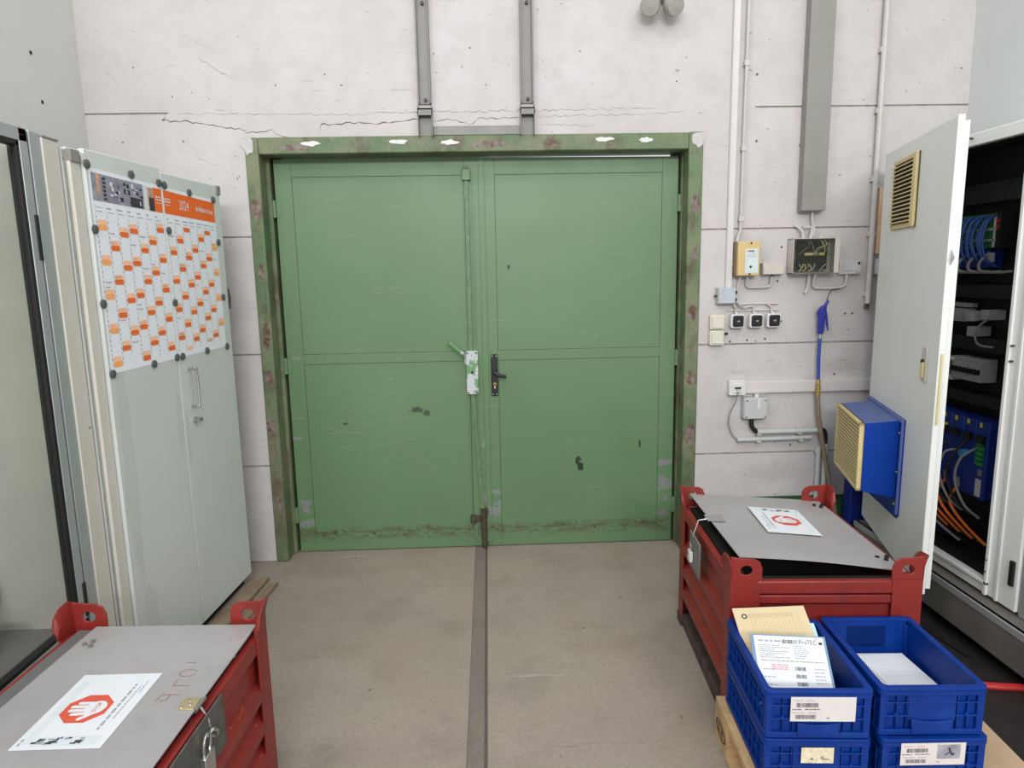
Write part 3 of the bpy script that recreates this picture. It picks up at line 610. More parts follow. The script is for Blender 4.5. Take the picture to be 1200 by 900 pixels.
# junction box + switch rails + switches
t = thing('junction_box', 'square blue-grey junction box at the foot of the white trunk', 'junction box', (1.283, WY, 1.404))
MB().box(-.047, .047, -.05, 0, 0, .086).build('body', 'grey_pl', t, bevel=.004); MB().box(-.045, .045, -.056, -.05, .002, .084).build('cover', plain('blue_grey_plastic', (176, 184, 192), .5), t, bevel=.003)
MB().cyl((-.06, -.025, .042), (-.047, -.025, .042), .006, 8).build('side_screw', 'rusty', t)
for z in (.02, .06): MB().cyl((.047, -.025, z), (.062, -.025, z), .009, 10).build('gland', 'black', t)
t = thing('cable_rail', 'narrow double cable rail above the three black switches', 'cable rail', (1.44, WY, 1.363))
MB().box(-.135, .142, -.014, 0, 0, .006).box(-.09, .142, -.014, 0, .034, .040).build('rail', 'trunk_white', t, bevel=.001)
MB().tube(spline([(-.105, -.02, .06), (-.09, -.03, .05), (-.075, -.03, .03), (-.05, -.02, .016), (-.02, -.02, .024), (.0, -.02, .02), (.003, -.02, -.012)]), .006, 8).build('feed_cable', 'grey_pl2', t)
MB().tube(spline([(-.12, -.02, .045), (-.105, -.024, .028), (-.096, -.02, .008), (-.096, -.02, -.014)]), .006, 8).build('feed_cable', 'grey_pl2', t)
MB().tube(spline([(.075, -.02, .035), (.095, -.02, .022), (.102, -.02, .004), (.102, -.02, -.014)]), .006, 8).build('feed_cable', 'grey_pl2', t)
for i, (x, lb) in enumerate(((1.350, 'black rocker switch in white surround, leftmost of three under the rail'), (1.452, 'black rocker switch in white surround, middle of three under the rail'), (1.549, 'black rocker switch in white surround, rightmost of three under the rail'))):
    t = thing('wall_switch', lb, 'switch', (x, WY, 1.271), 0, 'black switches under the rail')
    MB().prism(rrect(-.037, .037, 0, .076, .012), -.042, 0).build('surround', 'white_pl', t, bevel=.003)
    MB().prism(rrect(-.028, .030, .008, .068, .009), -.052, -.042).build('rocker', 'black', t, bevel=.004)
    MB().prism(rrect(-.006, .008, .034, .042, .003), -.0528, -.0515).build('symbol', 'ink_grey', t)
    MB().cyl((0, -.02, .076), (0, -.02, .084), .008, 10).build('gland', 'white_pl', t)
for z0, lb in ((1.264, 'upper cream wall switch beside the black switches'), (1.178, 'lower cream wall switch beside the black switches')):
    t = thing('wall_switch', lb, 'switch', (1.243, WY, z0), 0, 'cream wall switches')
    MB().prism(rrect(-.040, .040, 0, .082, .009), -.030, 0).build('surround', 'cream_pl', t, bevel=.003)
    MB().prism(rrect(-.030, .030, .014, .070, .003), -.038, -.030).build('rocker', 'cream_pl', t, bevel=.002)
    MB().box(-.03, .03, -.0395, -.03, .012, .016).build('rocker_lip', 'white_pl', t)
t = thing('cable_gland', 'small dark cable gland at the lower cream switch', 'cable gland', (1.284, WY, 1.24))
MB().tube([(0, -.015, 0), (.022, -.015, 0)], .006, 8).build('gland_body', 'rubber', t)
# socket, trunk, lower junction box, lower conduits
t = thing('data_socket', 'white socket at the left end of the horizontal trunk', 'socket', (1.363, WY, .899))
MB().prism(rrect(-.046, .046, 0, .084, .006), -.040, 0).build('surround', 'white_pl', t, bevel=.003)
MB().prism(rrect(-.028, .028, .014, .066, .003), -.044, -.040).build('insert', 'white_pl', t, bevel=.002)
MB().box(-.018, .018, -.046, -.043, .036, .048).build('jack', 'ink', t); MB().box(-.008, .008, -.056, -.044, .018, .036).build('plug', 'grey_pl', t, bevel=.002)
t = thing('cable_raceway', 'white horizontal cable trunk running right from the socket', 'cable trunk', (1.409, WY, .905))
MB().box(0, .98, -.022, 0, 0, .069).build('trunk_body', 'trunk_white', t, bevel=.002); MB().box(0, .98, -.0245, -.021, .006, .063).build('trunk_cover', 'trunk_white', t, bevel=.001)
t = thing('junction_box', 'grey square junction box below the horizontal white trunk', 'junction box', (1.464, WY, .765))
MB().prism(rrect(-.066, .066, 0, .120, .010), -.05, 0).build('body', 'grey_pl', t, bevel=.003); MB().prism(rrect(-.063, .063, .003, .117, .010), -.058, -.05).build('cover', 'grey_pl', t, bevel=.003)
for x, z in ((-.052, .014), (.052, .014), (-.052, .106), (.052, .106)): MB().cyl((x, -.060, z), (x, -.057, z), .004, 8).build('screw', 'rubber', t)
MB().cyl((.012, -.025, .12), (.012, -.025, .138), .012, 12).box(.006, .022, -.060, -.056, .06, .12).build('gland', 'white_pl', t)
MB().tube(spline([(-.012, -.028, 0), (-.010, -.028, -.035), (.0, -.028, -.06), (.022, -.028, -.078)]), .012, 10).build('cable_tail', 'rubber', t)
t = thing('conduit_pipe', 'upper of the two horizontal grey conduits below the junction box', 'conduit', (1.487, WY, .686))
MB().tube([(0, -.028, 0), (.355, -.028, 0)], .014, 10).build('pipe', 'grey_pl', t)
for x in (.01, .24):
    c = MB(); clamp(c, x, 0, .014, True); c.build('clamp', 'grey_pl2', t, bevel=.001)
t = thing('conduit_pipe', 'lower of the two horizontal grey conduits below the junction box', 'conduit', (1.376, WY, .643))
MB().tube([(0, -.026, 0), (.42, -.026, .004)], .0125, 10).build('pipe', 'grey_pl', t)
for x in (.12, .36):
    c = MB(); clamp(c, x, .001, .0125, True); c.build('clamp', 'grey_pl2', t, bevel=.001)
t = thing('conduit_pipe', 'vertical grey conduit behind the hose with black cable on top', 'conduit', (1.880, WY, .02))
MB().tube([(0, -.026, 0), (0, -.026, .59)], .015, 10).build('pipe', 'grey_pl', t); MB().tube(spline([(-.03, -.028, .672), (-.012, -.028, .665), (-.002, -.026, .64), (0, -.026, .585)]), .011, 8).build('cable_tail', 'rubber', t)
t = thing('conduit_pipe', 'vertical grey conduit left of the hose', 'conduit', (1.843, WY, .02))
MB().tube([(0, -.026, 0), (0, -.026, .575)], .0135, 10).build('pipe', 'grey_pl', t)
c = MB(); clamp(c, 0, .55, .0135); c.build('clamp', 'grey_pl2', t)
cable('thin grey data cord curving from the socket to the lower conduit', [(1.363, WY - .05, .918), (1.352, WY - .05, .87), (1.330, WY - .03, .80), (1.326, WY - .022, .74), (1.345, WY - .022, .68), (1.372, WY - .026, .645)], .0035, 'cable_grey')
# blow gun and hose
t = thing('blow_gun', 'blue air blow gun hanging on its hose against the wall', 'blow gun', (1.806, WY - .045, 1.20))
MB().prism([(-.014, .03), (.014, .03), (.020, .12), (.024, .17), (.016, .185), (-.004, .18), (-.016, .14)], -.012, .012).build('body', 'gun_blue', t, bevel=.004)
MB().tube([(.014, 0, .17), (.026, 0, .195), (.036, 0, .21)], [.010, .008, .006], 10).build('nozzle', 'gun_blue', t)
MB().tube(spline([(-.010, 0, .125), (-.020, 0, .14), (-.014, 0, .165), (.012, 0, .182)]), .0045, 8).build('hanging_loop', 'gun_blue', t)
MB().tube(spline([(.020, 0, .165), (.030, 0, .12), (.036, 0, .075), (.044, 0, .048)]), [.006] * 13 + [.004] * 6, 8).build('trigger', 'gun_blue', t)
MB().cyl((0, 0, .005), (0, 0, .03), .008, 10).build('fitting', 'chrome', t)
t = thing('air_hose', 'air hose, blue above and brown braided below, hanging under the gun', 'hose', (1.806, WY - .045, .05))
MB().tube(spline([(0, 0, 1.155), (-.001, 0, 1.05), (.004, 0, .925)]), .009, 8).build('upper_hose', 'hose_blue', t)
MB().cyl((.004, 0, .905), (.004, 0, .93), .011, 8).cyl((.004, 0, .84), (.004, 0, .9), .0125, 10).build('coupling', 'brass', t)
MB().tube(spline([(.004, 0, .845), (.016, -.005, .72), (.04, -.01, .58), (.085, -.02, .36), (.125, -.03, .18), (.14, -.03, 0)]), .0125, 8).build('lower_hose', 'hose_brown', t)

# ================================================================== LEFT CABINET + CALENDAR
CA = math.atan2(.98, .07)
cab = thing('steel_cabinet', 'tall grey-green two-door steel cabinet with a calendar on its doors', 'cabinet', (-1.37, 2.45, 0.0), CA)
CH0, CH1 = .05, 2.035
MB().box(-.058, 1.0, .003, .45, CH0, CH1 - .004).build('body', 'cab', cab, bevel=.002)
MB().box(-.058, -.004, -.006, .02, CH0, CH1 - .012).build('side_stile', 'cream', cab, bevel=.003)
d1 = MB().box(0, .470, -.018, .002, CH0 + .005, CH1).build('door', 'cab_door', cab, bevel=.003)
d2 = MB().box(.474, .996, -.018, .002, CH0 + .005, CH1 - .012).build('door', 'cab_door', cab, bevel=.003)
MB().box(.960, .998, -.024, .01, CH1 - .05, CH1 - .008).build('corner_cap', 'grey_tray', cab, bevel=.002)
MB().box(-.058, -.01, -.012, .02, CH1 - .05, CH1 - .010).build('corner_cap', 'grey_tray', cab, bevel=.002)
MB().tube(spline([(.548, -.018, 1.205), (.548, -.045, 1.205), (.556, -.05, 1.195), (.556, -.05, 1.05), (.548, -.045, 1.04), (.548, -.018, 1.04)], 3), .006, 8).build('handle', 'chrome', d2)
MB().cyl((.560, -.026, .975), (.560, -.018, .975), .014, 14).box(.556, .585, -.045, -.024, .967, .983).build('lock', 'chrome', d2)
MB().box(0, .98, .02, .44, 0.0, CH0).build('plinth', 'rubber', cab)
tag(MB().box(-.045, .045, -.30, .30, 0, .022).build('wood_plank', 'wood_old', None, (-1.262, 3.16, 0), (0, 0, R_(-4)), bevel=.002), 'old wooden plank on the floor in front of the cabinet base', 'plank')
tag(MB().box(-.02, .02, -.28, .28, 0, .02).build('wood_plank', 'wood_old', None, (-1.172, 3.12, 0), (0, 0, R_(-4)), bevel=.002), 'narrow wooden slat on the floor beside the wider plank', 'plank')
t = thing('wall_hook', 'dark metal latch on the far edge of the steel cabinet', 'latch', (-1.292, 3.452, 1.44), CA)
MB().tube([(0, -.01, 0), (.006, -.012, .05), (0, -.008, .10)], .007, 8).box(-.006, .01, -.01, .02, .02, .08).build('latch_body', 'rusty', t)

def cal_fn(y): return lambda u, w: (u, y, w)
UL0, UL1, UR0, UR1, CZ0, CZ1 = .017, .466, .480, .928, 1.262, 1.976
def skew(u, w): return w - (u - .017) * .022 * ((w - CZ0) / (CZ1 - CZ0))
def calendar(name, label, u0, u1):
    t = thing(name, label, 'calendar', (-1.37, 2.45, 0.0), CA, 'halves of the wall calendar')
    MB().prism([(u0, skew(u0, CZ0)), (u1, skew(u1, CZ0)), (u1, skew(u1, CZ1)), (u0, skew(u0, CZ1))], -.0190, -.0183).build('sheet', 'cal_paper', t)
    return t
cl = calendar('wall_calendar', 'left half of the orange and white year calendar on the cabinet', UL0, UL1)
cr = calendar('wall_calendar', 'right half of the orange and white year calendar on the cabinet', UR0, UR1)
PM = ['cal_line', 'orange', 'orange_lt', 'orange_mid', 'ink', 'ink_grey', 'photo_grey', 'photo_dark', 'skin', 'paper', 'pink_ink']
f1 = lambda u, w: (u, -.0196 - LAY[0], skew(u, w)); f2 = lambda u, w: (u, -.0200 - LAY[0], skew(u, w))
mths = [(2023, 12, 'Dezember 23'), (2024, 1, 'Januar'), (2024, 2, 'Februar'), (2024, 3, 'März'), (2024, 4, 'April'), (2024, 5, 'Mai'), (2024, 6, 'Juni'), (2024, 7, 'Juli'), (2024, 8, 'August'), (2024, 9, 'September'), (2024, 10, 'Oktober'), (2024, 11, 'November'), (2024, 12, 'Dezember'), (2025, 1, 'Januar 25')]
gz1 = 1.822; gz0 = 1.285; rh = (gz1 - gz0) / 31
rn = random.Random(11)
for half, (par, u0, u1) in enumerate(((cl, UL0, UL1), (cr, UR0, UR1))):
    mb = MB(); cw = (u1 - u0 - .012) / 7
    for c in range(7):
        y, mo, nm = mths[half * 7 + c]; ua = u0 + .008 + c * cw; edge = (half == 0 and c == 0) or (half == 1 and c == 6)
        rect(mb, f1, ua - .0008, ua + .0003, gz0, gz1 + .04, 0)
        text_into(mb, nm, .0105 if len(nm) < 10 else .008, lambda x, z, ua=ua: f1(ua + .004 + x, gz1 + .022 + z), 4 if not edge else 5)
        words(mb, f1, ua + .006, ua + cw * .7, gz1 + .009, .003, 5, rn)
        dd = datetime.date(y, mo, 1)
        while dd.month == mo:
            zt = gz1 - (dd.day - 1) * rh
            rect(mb, f1, ua + .002, ua + .005, zt - rh * .7, zt - rh * .3, 5 if dd.day % 2 else 4)
            rect(mb, f1, ua, ua + cw * .96, zt - .0004, zt + .0001, 0)
            if dd.weekday() == 5:
                rect(mb, f1, ua + .009, ua + cw - .006, zt - rh, zt, 2)
            if dd.weekday() == 6:
                rect(mb, f1, ua + .008, ua + cw - .004, zt - rh * 1.15, zt, 3 if edge else 1)
            elif rn.random() < .09: words(mb, f2, ua + .012, ua + cw * rn.uniform(.5, .8), zt - rh * .7, .004, rn.choice((5, 5, 10)), rn)
            dd += datetime.timedelta(1)
    if half == 0:
        rect(mb, f1, u0 + .006, .335, 1.868, 1.962, 6)
        rect(mb, f2, u0 + .03, u0 + .052, 1.885, 1.950, 8); rect(mb, f2, u0 + .033, u0 + .048, 1.945, 1.957, 3)
        for k in range(6): rect(mb, f2, u0 + .066, u0 + .084, 1.874 + k * .014, 1.883 + k * .014, 7)
        for k in range(46):
            uu = rn.uniform(.12, .32); zz = rn.uniform(1.872, 1.945); rect(mb, f2, uu, uu + rn.uniform(.006, .022), zz, zz + rn.uniform(.004, .016), rn.choice((7, 7, 6, 9)))
        rect(mb, f2, .245, .325, 1.870, 1.905, 7)
        rect(mb, f1, .335, .365, 1.868, 1.962, 9); rect(mb, f1, .365, .405, 1.868, 1.958, 8); rect(mb, f2, .372, .408, 1.868, 1.92, 7)
        rect(mb, f1, .405, u1 - .001, 1.868, 1.962, 1)
        for k in range(3): words(mb, f2, .418, u1 - .004, 1.925 - k * .011, .006 if k < 2 else .003, 9, rn)
    else:
        rect(mb, f1, u0 + .001, u1 - .004, 1.868, 1.962, 1)
        for k in range(3): words(mb, f2, u0 + .003, u0 + .05, 1.925 - k * .011, .006 if k < 2 else .003, 9, rn)
        text_into(mb, '2024', .058, lambda x, z: f2(.640 + x * .72, 1.897 + z), 9, 'CENTER')
        text_into(mb, 'Hoffmann Group', .030, lambda x, z: f2(.765 + x * .68, 1.906 + z), 9, 'LEFT', .0006)
        mb.add([f2(.752 + .007 * math.cos(a), 1.914 + .010 * math.sin(a)) for a in [2 * math.pi * i / 8 for i in range(8)]], [tuple(range(8))], 9)
    mb.build('calendar_print', PM, par, fix=False)
mags = [(.004, 1.984, 'top left corner of the calendar'), (.263, 1.984, 'top edge of the left calendar half'), (.452, 1.976, 'top edge just left of the door gap'), (.492, 1.972, 'top edge just right of the door gap'), (.694, 1.964, 'top edge of the right calendar half'), (.915, 1.955, 'top right corner of the calendar'),
        (.010, 1.768, 'left edge of the calendar, upper'), (.008, 1.512, 'left edge of the calendar, lower'), (.016, 1.262, 'bottom left corner of the calendar'), (.285, 1.262, 'bottom edge of the left calendar half'), (.460, 1.266, 'bottom edge just left of the door gap'), (.506, 1.265, 'bottom edge just right of the door gap'), (.726, 1.264, 'bottom edge of the right calendar half'), (.930, 1.262, 'bottom right corner of the calendar'), (.493, 1.790, 'the door gap, upper, on the calendar grid'), (.487, 1.494, 'the door gap, middle of the calendar'), (.932, 1.76, 'right edge of the calendar, upper'), (.934, 1.50, 'right edge of the calendar, lower')]
mgm = MB().tube([(0, 0, 0), (0, -.006, 0), (0, -.008, 0)], [.0155, .0155, .012], 16).mesh('magnet', 'magnet')
ca, sa = math.cos(CA), math.sin(CA)
for u, z, lb in mags:
    o = bpy.data.objects.new('magnet', mgm); col.objects.link(o); yy = -.0200
    o.location = (-1.37 + u * ca - yy * sa, 2.45 + u * sa + yy * ca, z); o.rotation_euler = (0, 0, CA)
    tag(o, 'dark grey round magnet at the ' + lb if lb[0] != 't' or lb.startswith('top') or lb.startswith('the') and False else 'dark grey round magnet at ' + lb, 'magnet', 'magnets holding the calendar')
for u, z, lb in ((-.002, 2.003, 'small white tape scrap at the calendar top left corner'), (.425, 1.990, 'small white tape scrap left of the door gap'), (.520, 1.985, 'small white tape scrap right of the door gap'), (.918, 1.978, 'small white tape scrap at the calendar top right corner')):
    yy = -.0188; tag(MB().box(-.012, .012, -.0004, 0, -.014, .014).build('tape_scrap', 'white_pl', None, (-1.37 + u * ca - yy * sa, 2.45 + u * sa + yy * ca, z), (0, 0, CA)), lb, 'tape')

# ================================================================== GLAZED BOOTH + CREAM POST
bt = thing('glazed_enclosure', 'aluminium-framed machine enclosure with clear pane at the left edge', 'enclosure', (-1.40, 2.30, 0), R_(90))
# local x = +Y world, local y = -X world ; front plane y = 0
YB = -1.5
def bar(nm, x0, x1, z0, z1, y0=0.0, y1=.04, mt='alu', par=bt): return MB().box(x0, x1, y0, y1, z0, z1).build(nm, mt, par, bevel=.002)
bar('fixed_post', -.052, 0, 0, 2.055, 0, .05); bar('post_slot', -.062, -.052, .38, 2.05, .006, .04, 'alu_dark')
bar('upright', -.10, -.062, .38, 2.055); bar('top_rail', YB, -.062, 2.015, 2.055); bar('bottom_rail', YB, -.062, .395, .455)
bar('rail_slot', YB, -.06, .378, .396, .006, .04, 'alu_dark'); bar('base_rail', YB, 0, .335, .378, -.012, .04)
bar('gasket', -.116, -.10, .468, 2.012, .002, .03, 'rubber'); bar('gasket', YB, -.10, .455, .470, .002, .03, 'rubber'); bar('gasket', YB, -.10, 2.0, 2.015, .002, .03, 'rubber')
MB().box(YB, -.116, .012, .018, .470, 2.0).build('pane', 'glass', bt)
MB().box(YB, -.03, .56, .58, .05, 2.05).build('back_panel', 'booth_panel', bt); MB().box(-.035, -.01, .05, .58, 0, 2.05).build('end_panel', 'booth_panel', bt)
MB().box(YB, 0, -.004, .03, 0.02, .335).build('base_panel', 'mach_base', bt)
bar('hinge_block', -.074, -.058, 1.66, 1.80, -.004, .02, 'rubber'); bar('latch_block', -.074, -.058, .46, .58, -.004, .02, 'rubber')
for z in (.52, .58): MB().box(-.30, -.05, .30, .55, z, z + .035).build('bed_profile', 'alu', bt, bevel=.003)
MB().box(YB, -.03, .05, .56, .30, .40).build('bed', 'mach_base', bt)
MB().box(-.26, -.20, .22, .30, .40, .50).build('bed_block', 'grey_mach', bt, bevel=.004)
cp = thing('cream_post', 'narrow cream steel post between the glazed enclosure and the cabinet', 'post', (-1.395, 2.302, 0), R_(90))
MB().box(0, .084, 0, .40, 0, 2.045).build('body', 'cream', cp, bevel=.003); MB().box(0, .084, -.003, .38, 2.045, 2.050).build('cap', 'grey_tray', cp)
MB().cyl((.066, -.0025, 1.09), (.066, 0, 1.09), .005, 8).build('screw', 'grey_tray', cp)

# ================================================================== RED STEEL BOXES
def corr(z0, z1, per=.105, out=.02):
    p = [(0.0, z0)]; z = z0 + .02
    while z + per <= z1 + .02:
        p += [(0, z), (out, z + .022), (out, z + .050), (0, z + .072)]; z += per
    p.append((0.0, z1)); return p
def steel_box(label, origin, rz, W, D, lid_args):
    t = thing('steel_box', label, 'steel box', origin, rz, 'red stackable steel boxes')
    zr = .55; ins = .022
    for x, sgn in ((ins, -1), (W - ins, 1)):       # long sides
        mb = MB(); pr = [(x + sgn * o, z) for o, z in corr(.10, .50)]
        mb.strip(pr, .03, D - .03, 'y'); o = mb.build('side_wall', 'red', t, angle=20)
        s = o.modifiers.new('thickness', 'SOLIDIFY'); s.thickness = .004; s.offset = 0; o.modifiers.new('edges', 'EDGE_SPLIT').split_angle = R_(20)
        a, b = (0.004, .030) if sgn < 0 else (W - .030, W - .004)
        MB().box(a, b, .03, D - .03, .50, zr).build('rim_rail', 'red', t, bevel=.004)
    for y, sgn in ((ins, -1), (D - ins, 1)):
        mb = MB(); pr = [(y + sgn * o, z) for o, z in corr(.10, .36)] + [(y, .46)]
        mb.strip(pr, .03, W - .03, 'x'); o = mb.build('end_wall', 'red', t, angle=20)
        s = o.modifiers.new('thickness', 'SOLIDIFY'); s.thickness = .004; s.offset = 0; o.modifiers.new('edges', 'EDGE_SPLIT').split_angle = R_(20)
        a, b = (0.004, .030) if sgn < 0 else (D - .030, D - .004)
        MB().box(.03, W - .03, a, b, .505, zr).build('rim_rail', 'red', t, bevel=.004)
        MB().box(.03, W - .03, a + .003, b - .001, .468, .499).build('lower_rail', 'red', t, bevel=.004)
    for sx in (0, 1):
        for sy in (0, 1):
            X = lambda v: v if sx == 0 else W - v
            Y = lambda v: v if sy == 0 else D - v
            mb = MB()
            x0, x1 = sorted((X(0), X(.10))); y0, y1 = sorted((Y(0), Y(.006))); mb.box(x0, x1, y0, y1, .04, .56)
            x0, x1 = sorted((X(0), X(.006))); y0, y1 = sorted((Y(0.006), Y(.075))); mb.box(x0, x1, y0, y1, .04, .56)
            mb.build('corner_post', 'red', t, bevel=.002)
            # upstanding ear: plate with a hole across the end, flared plate along the side
            e = MB()
            outer = [(.0, .555), (.105, .555), (.105, .60), (.096, .622), (.078, .632), (.02, .636), (.0, .640)]
            e.plate([(X(u), w) for u, w in outer], [[(X(u), w) for u, w in circle(.052, .592, .020, .017)]], .006, lambda u, w, d: (u, Y(d), w))
            prof = [(.0, .555), (-.001, .60), (-.007, .626), (-.013, .642), (-.008, .645), (-.001, .629), (.006, .60), (.006, .555)]
            n_ = len(prof); lv_ = [(.0, 1.0), (.045, .95), (.070, .75), (.082, .35)]
            vs_ = [(X(u), Y(q), .555 + (w - .555) * k_) for q, k_ in lv_ for u, w in prof]
            e.add(vs_, [(a * n_ + b, a * n_ + (b + 1) % n_, (a + 1) * n_ + (b + 1) % n_, (a + 1) * n_ + b) for a in range(len(lv_) - 1) for b in range(n_)] + [tuple(range(n_)), tuple(range((len(lv_) - 1) * n_, len(lv_) * n_))])
            e.build('ear', 'red', t, bevel=.0015)
            x0, x1 = sorted((X(-.004), X(.07))); y0, y1 = sorted((Y(-.004), Y(.07))); MB().box(x0, x1, y0, y1, 0, .045).build('foot', 'dirty_base', t, bevel=.004)
    for x0, x1 in ((.004, .06), (W - .06, W - .004)): MB().box(x0, x1, .07, D - .07, .004, .06).build('runner', 'dirty_base', t, bevel=.003)
    MB().box(.03, W - .03, .03, D - .03, .10, .106).build('floor_plate', 'dirty_base', t)
    return t
rb = steel_box('red steel box at right with warped lid and blue crates in front', (.795, 2.135, 0), R_(-3.6), .64, .78, None)
W_, D_ = .64, .78
lidR = MB(); nx, ny = 10, 10; vs = []
for j in range(ny + 1):
    for i in range(nx + 1):
        a, b = i / nx, j / ny
        x = .040 + (.612 - .040) * a + (.012 * (1 - b)) * (1 - a); y = .085 + (.785 - .085) * b - .03 * (1 - b) * a
        z = .606 - .046 * a + .010 * math.sin(a * 3.0) * (1 - b) - .006 * b * (1 - a)
        vs.append((x, y, z))
lidR.add(vs, [(j * (nx + 1) + i, j * (nx + 1) + i + 1, (j + 1) * (nx + 1) + i + 1, (j + 1) * (nx + 1) + i) for j in range(ny) for i in range(nx)])
lid = lidR.build('lid', 'lid', rb); s = lid.modifiers.new('thickness', 'SOLIDIFY'); s.thickness = .004; s.offset = -1; lid.modifiers.new('edges', 'EDGE_SPLIT').split_angle = R_(30)
MB().box(.032, .60, .034, .745, .46, .475).build('gap_dark_plate', 'rubber', rb); MB().box(.034, .07, .08, .74, .475, .55).box(.07, .59, .035, .06, .475, .545).build('gap_dark_strip', 'rubber', rb)  # black sheets put in so the gap under the lid stays dark
for cx, cy in ((.585, .70), (.585, .15)):
    for dx, dy in ((-.022, .008), (0, -.012), (.014, .012)): MB().cyl((cx + dx, cy + dy, .558), (cx + dx, cy + dy, .5715), .0075, 8).build('lid_bolt', 'rubber', rb)
MB().box(-.022, -.016, .34, .50, .40, .54).build('lock_plate', 'steel', rb, bevel=.001)
MB().box(.03, .10, .42, .49, .606, .608).tube([(.035, .45, .606), (-.0, .45, .60), (-.022, .45, .53)], .003, 6).build('hasp', 'chrome', rb)
pl = MB().tube(spline([(-.028, .43, .475), (-.032, .43, .50), (-.032, .445, .508), (-.030, .46, .50), (-.028, .46, .475)]), .003, 8).build('padlock', 'chrome', rb)
MB().box(-.038, -.024, .425, .465, .43, .476).build('padlock_body', 'white_pl', pl, bevel=.003)

lb_ = steel_box('red steel box in the left foreground with flat grey lid and padlock', (-1.3163, 1.0541, 0), R_(-2.3), .585, .92, None)
lid = MB().box(.105, .588, -.10, .705, .566, .571).build('lid', 'lid', lb_, (-.0213, .19, 0), bevel=.001)
MB().box(.055, .102, -.10, .70, .556, .562).build('hinge_strip', plain('dark_steel_strip', (112, 112, 112), .5, .3), lb_, (-.0213, .19, 0))
for x, y in ((.135, .60), (.150, .615), (.158, .59)): MB().cyl((x, y, .571), (x, y, .5775), .0065, 10).build('lid_bolt', 'steel', lb_, (-.0213, .19, 0))
MB().box(.6065, .612, .10, .40, .41, .548).build('lock_plate', plain('dark_lock_plate', (92, 92, 88), .5, .3, .2, 20), lb_, (-.0213, .19, 0), bevel=.001)
hs = MB().box(.545, .585, .300, .345, .571, .5735).build('hasp', plain('zinc_brass', (190, 176, 138), .35, .6), lb_, (-.0213, .19, 0), bevel=.001)
for k, (x, y) in enumerate(((.553, .308), (.57, .318), (.56, .335))): MB().cyl((x, y, .5735), (x, y, .5755), .0035, 8).build('rivet', 'chrome', hs)
MB().cyl((.590, .298, .568), (.590, .352, .568), .0055, 10).tube([(.594, .32, .565), (.612, .318, .535), (.614, .318, .49)], .003, 6).build('hasp_hinge', 'chrome', lb_, (-.0213, .19, 0))
pl = MB().tube(spline([(.618, .265, .470), (.622, .262, .505), (.622, .280, .520), (.622, .298, .505), (.618, .295, .470)]), .0036, 8).build('padlock', 'chrome', lb_, (-.0213, .19, 0))
MB().box(.611, .627, .255, .305, .415, .472).build('padlock_body', 'chrome', pl, bevel=.003)
MB().tube(spline([(.612, .30, .50), (.622, .312, .51), (.626, .325, .498), (.618, .33, .48), (.61, .32, .49)]), .0045, 8).build('staple', 'chrome', lb_, (-.0213, .19, 0))
sp_ = MB(); rn = random.Random(5)
for k in range(70):
    cx, cy = rn.choice(((.25, .47), (.36, .36), (.68, .40), (.68, .25), (.66, .16), (.45, .45), (.24, .40))); y = cx + rn.gauss(0, .025); z = cy + rn.gauss(0, .04)
    a = rn.uniform(-.8, 1.6); l = rn.uniform(.003, .014); xx = .6275
    sp_.add([(xx, y, z), (xx, y + l * math.cos(a), z + l * math.sin(a)), (xx, y + l * math.cos(a), z + l * math.sin(a) + .0012), (xx, y, z + .0012)], [(0, 1, 2, 3)])
sp_.build('scratch_marks', plain('yellow_scratches', (214, 160, 90), .6), lb_, (-.0213, .19, 0), fix=False)['kind'] = 'stuff'
# marks scratched on the lid
mk = MB()
def stroke(pts, w=.0012):
    for (x0, y0), (x1, y1) in zip(pts, pts[1:]):
        d = Vector((x1 - x0, y1 - y0)).normalized() * w; mk.add([(x0 - d.y, y0 + d.x, .5714), (x0 + d.y, y0 - d.x, .5714), (x1 + d.y, y1 - d.x, .5714), (x1 - d.y, y1 + d.x, .5714)], [(0, 1, 2, 3)])
stroke([(.475, .335), (.478, .362), (.50, .362), (.50, .34), (.486, .335)]); stroke([(.50, .362), (.525, .36)])
stroke([(.487, .40), (.487, .425)]); stroke([(.487, .40), (.53, .398)])
stroke([(.50 + .022 * math.cos(a), .455 + .016 * math.sin(a)) for a in [R_(20 + 30 * i) for i in range(12)]]); stroke([(.470, .505), (.50, .503)])
mk.build('scratched_mark', plain('rust_scratch', (138, 104, 92), .7), lid)

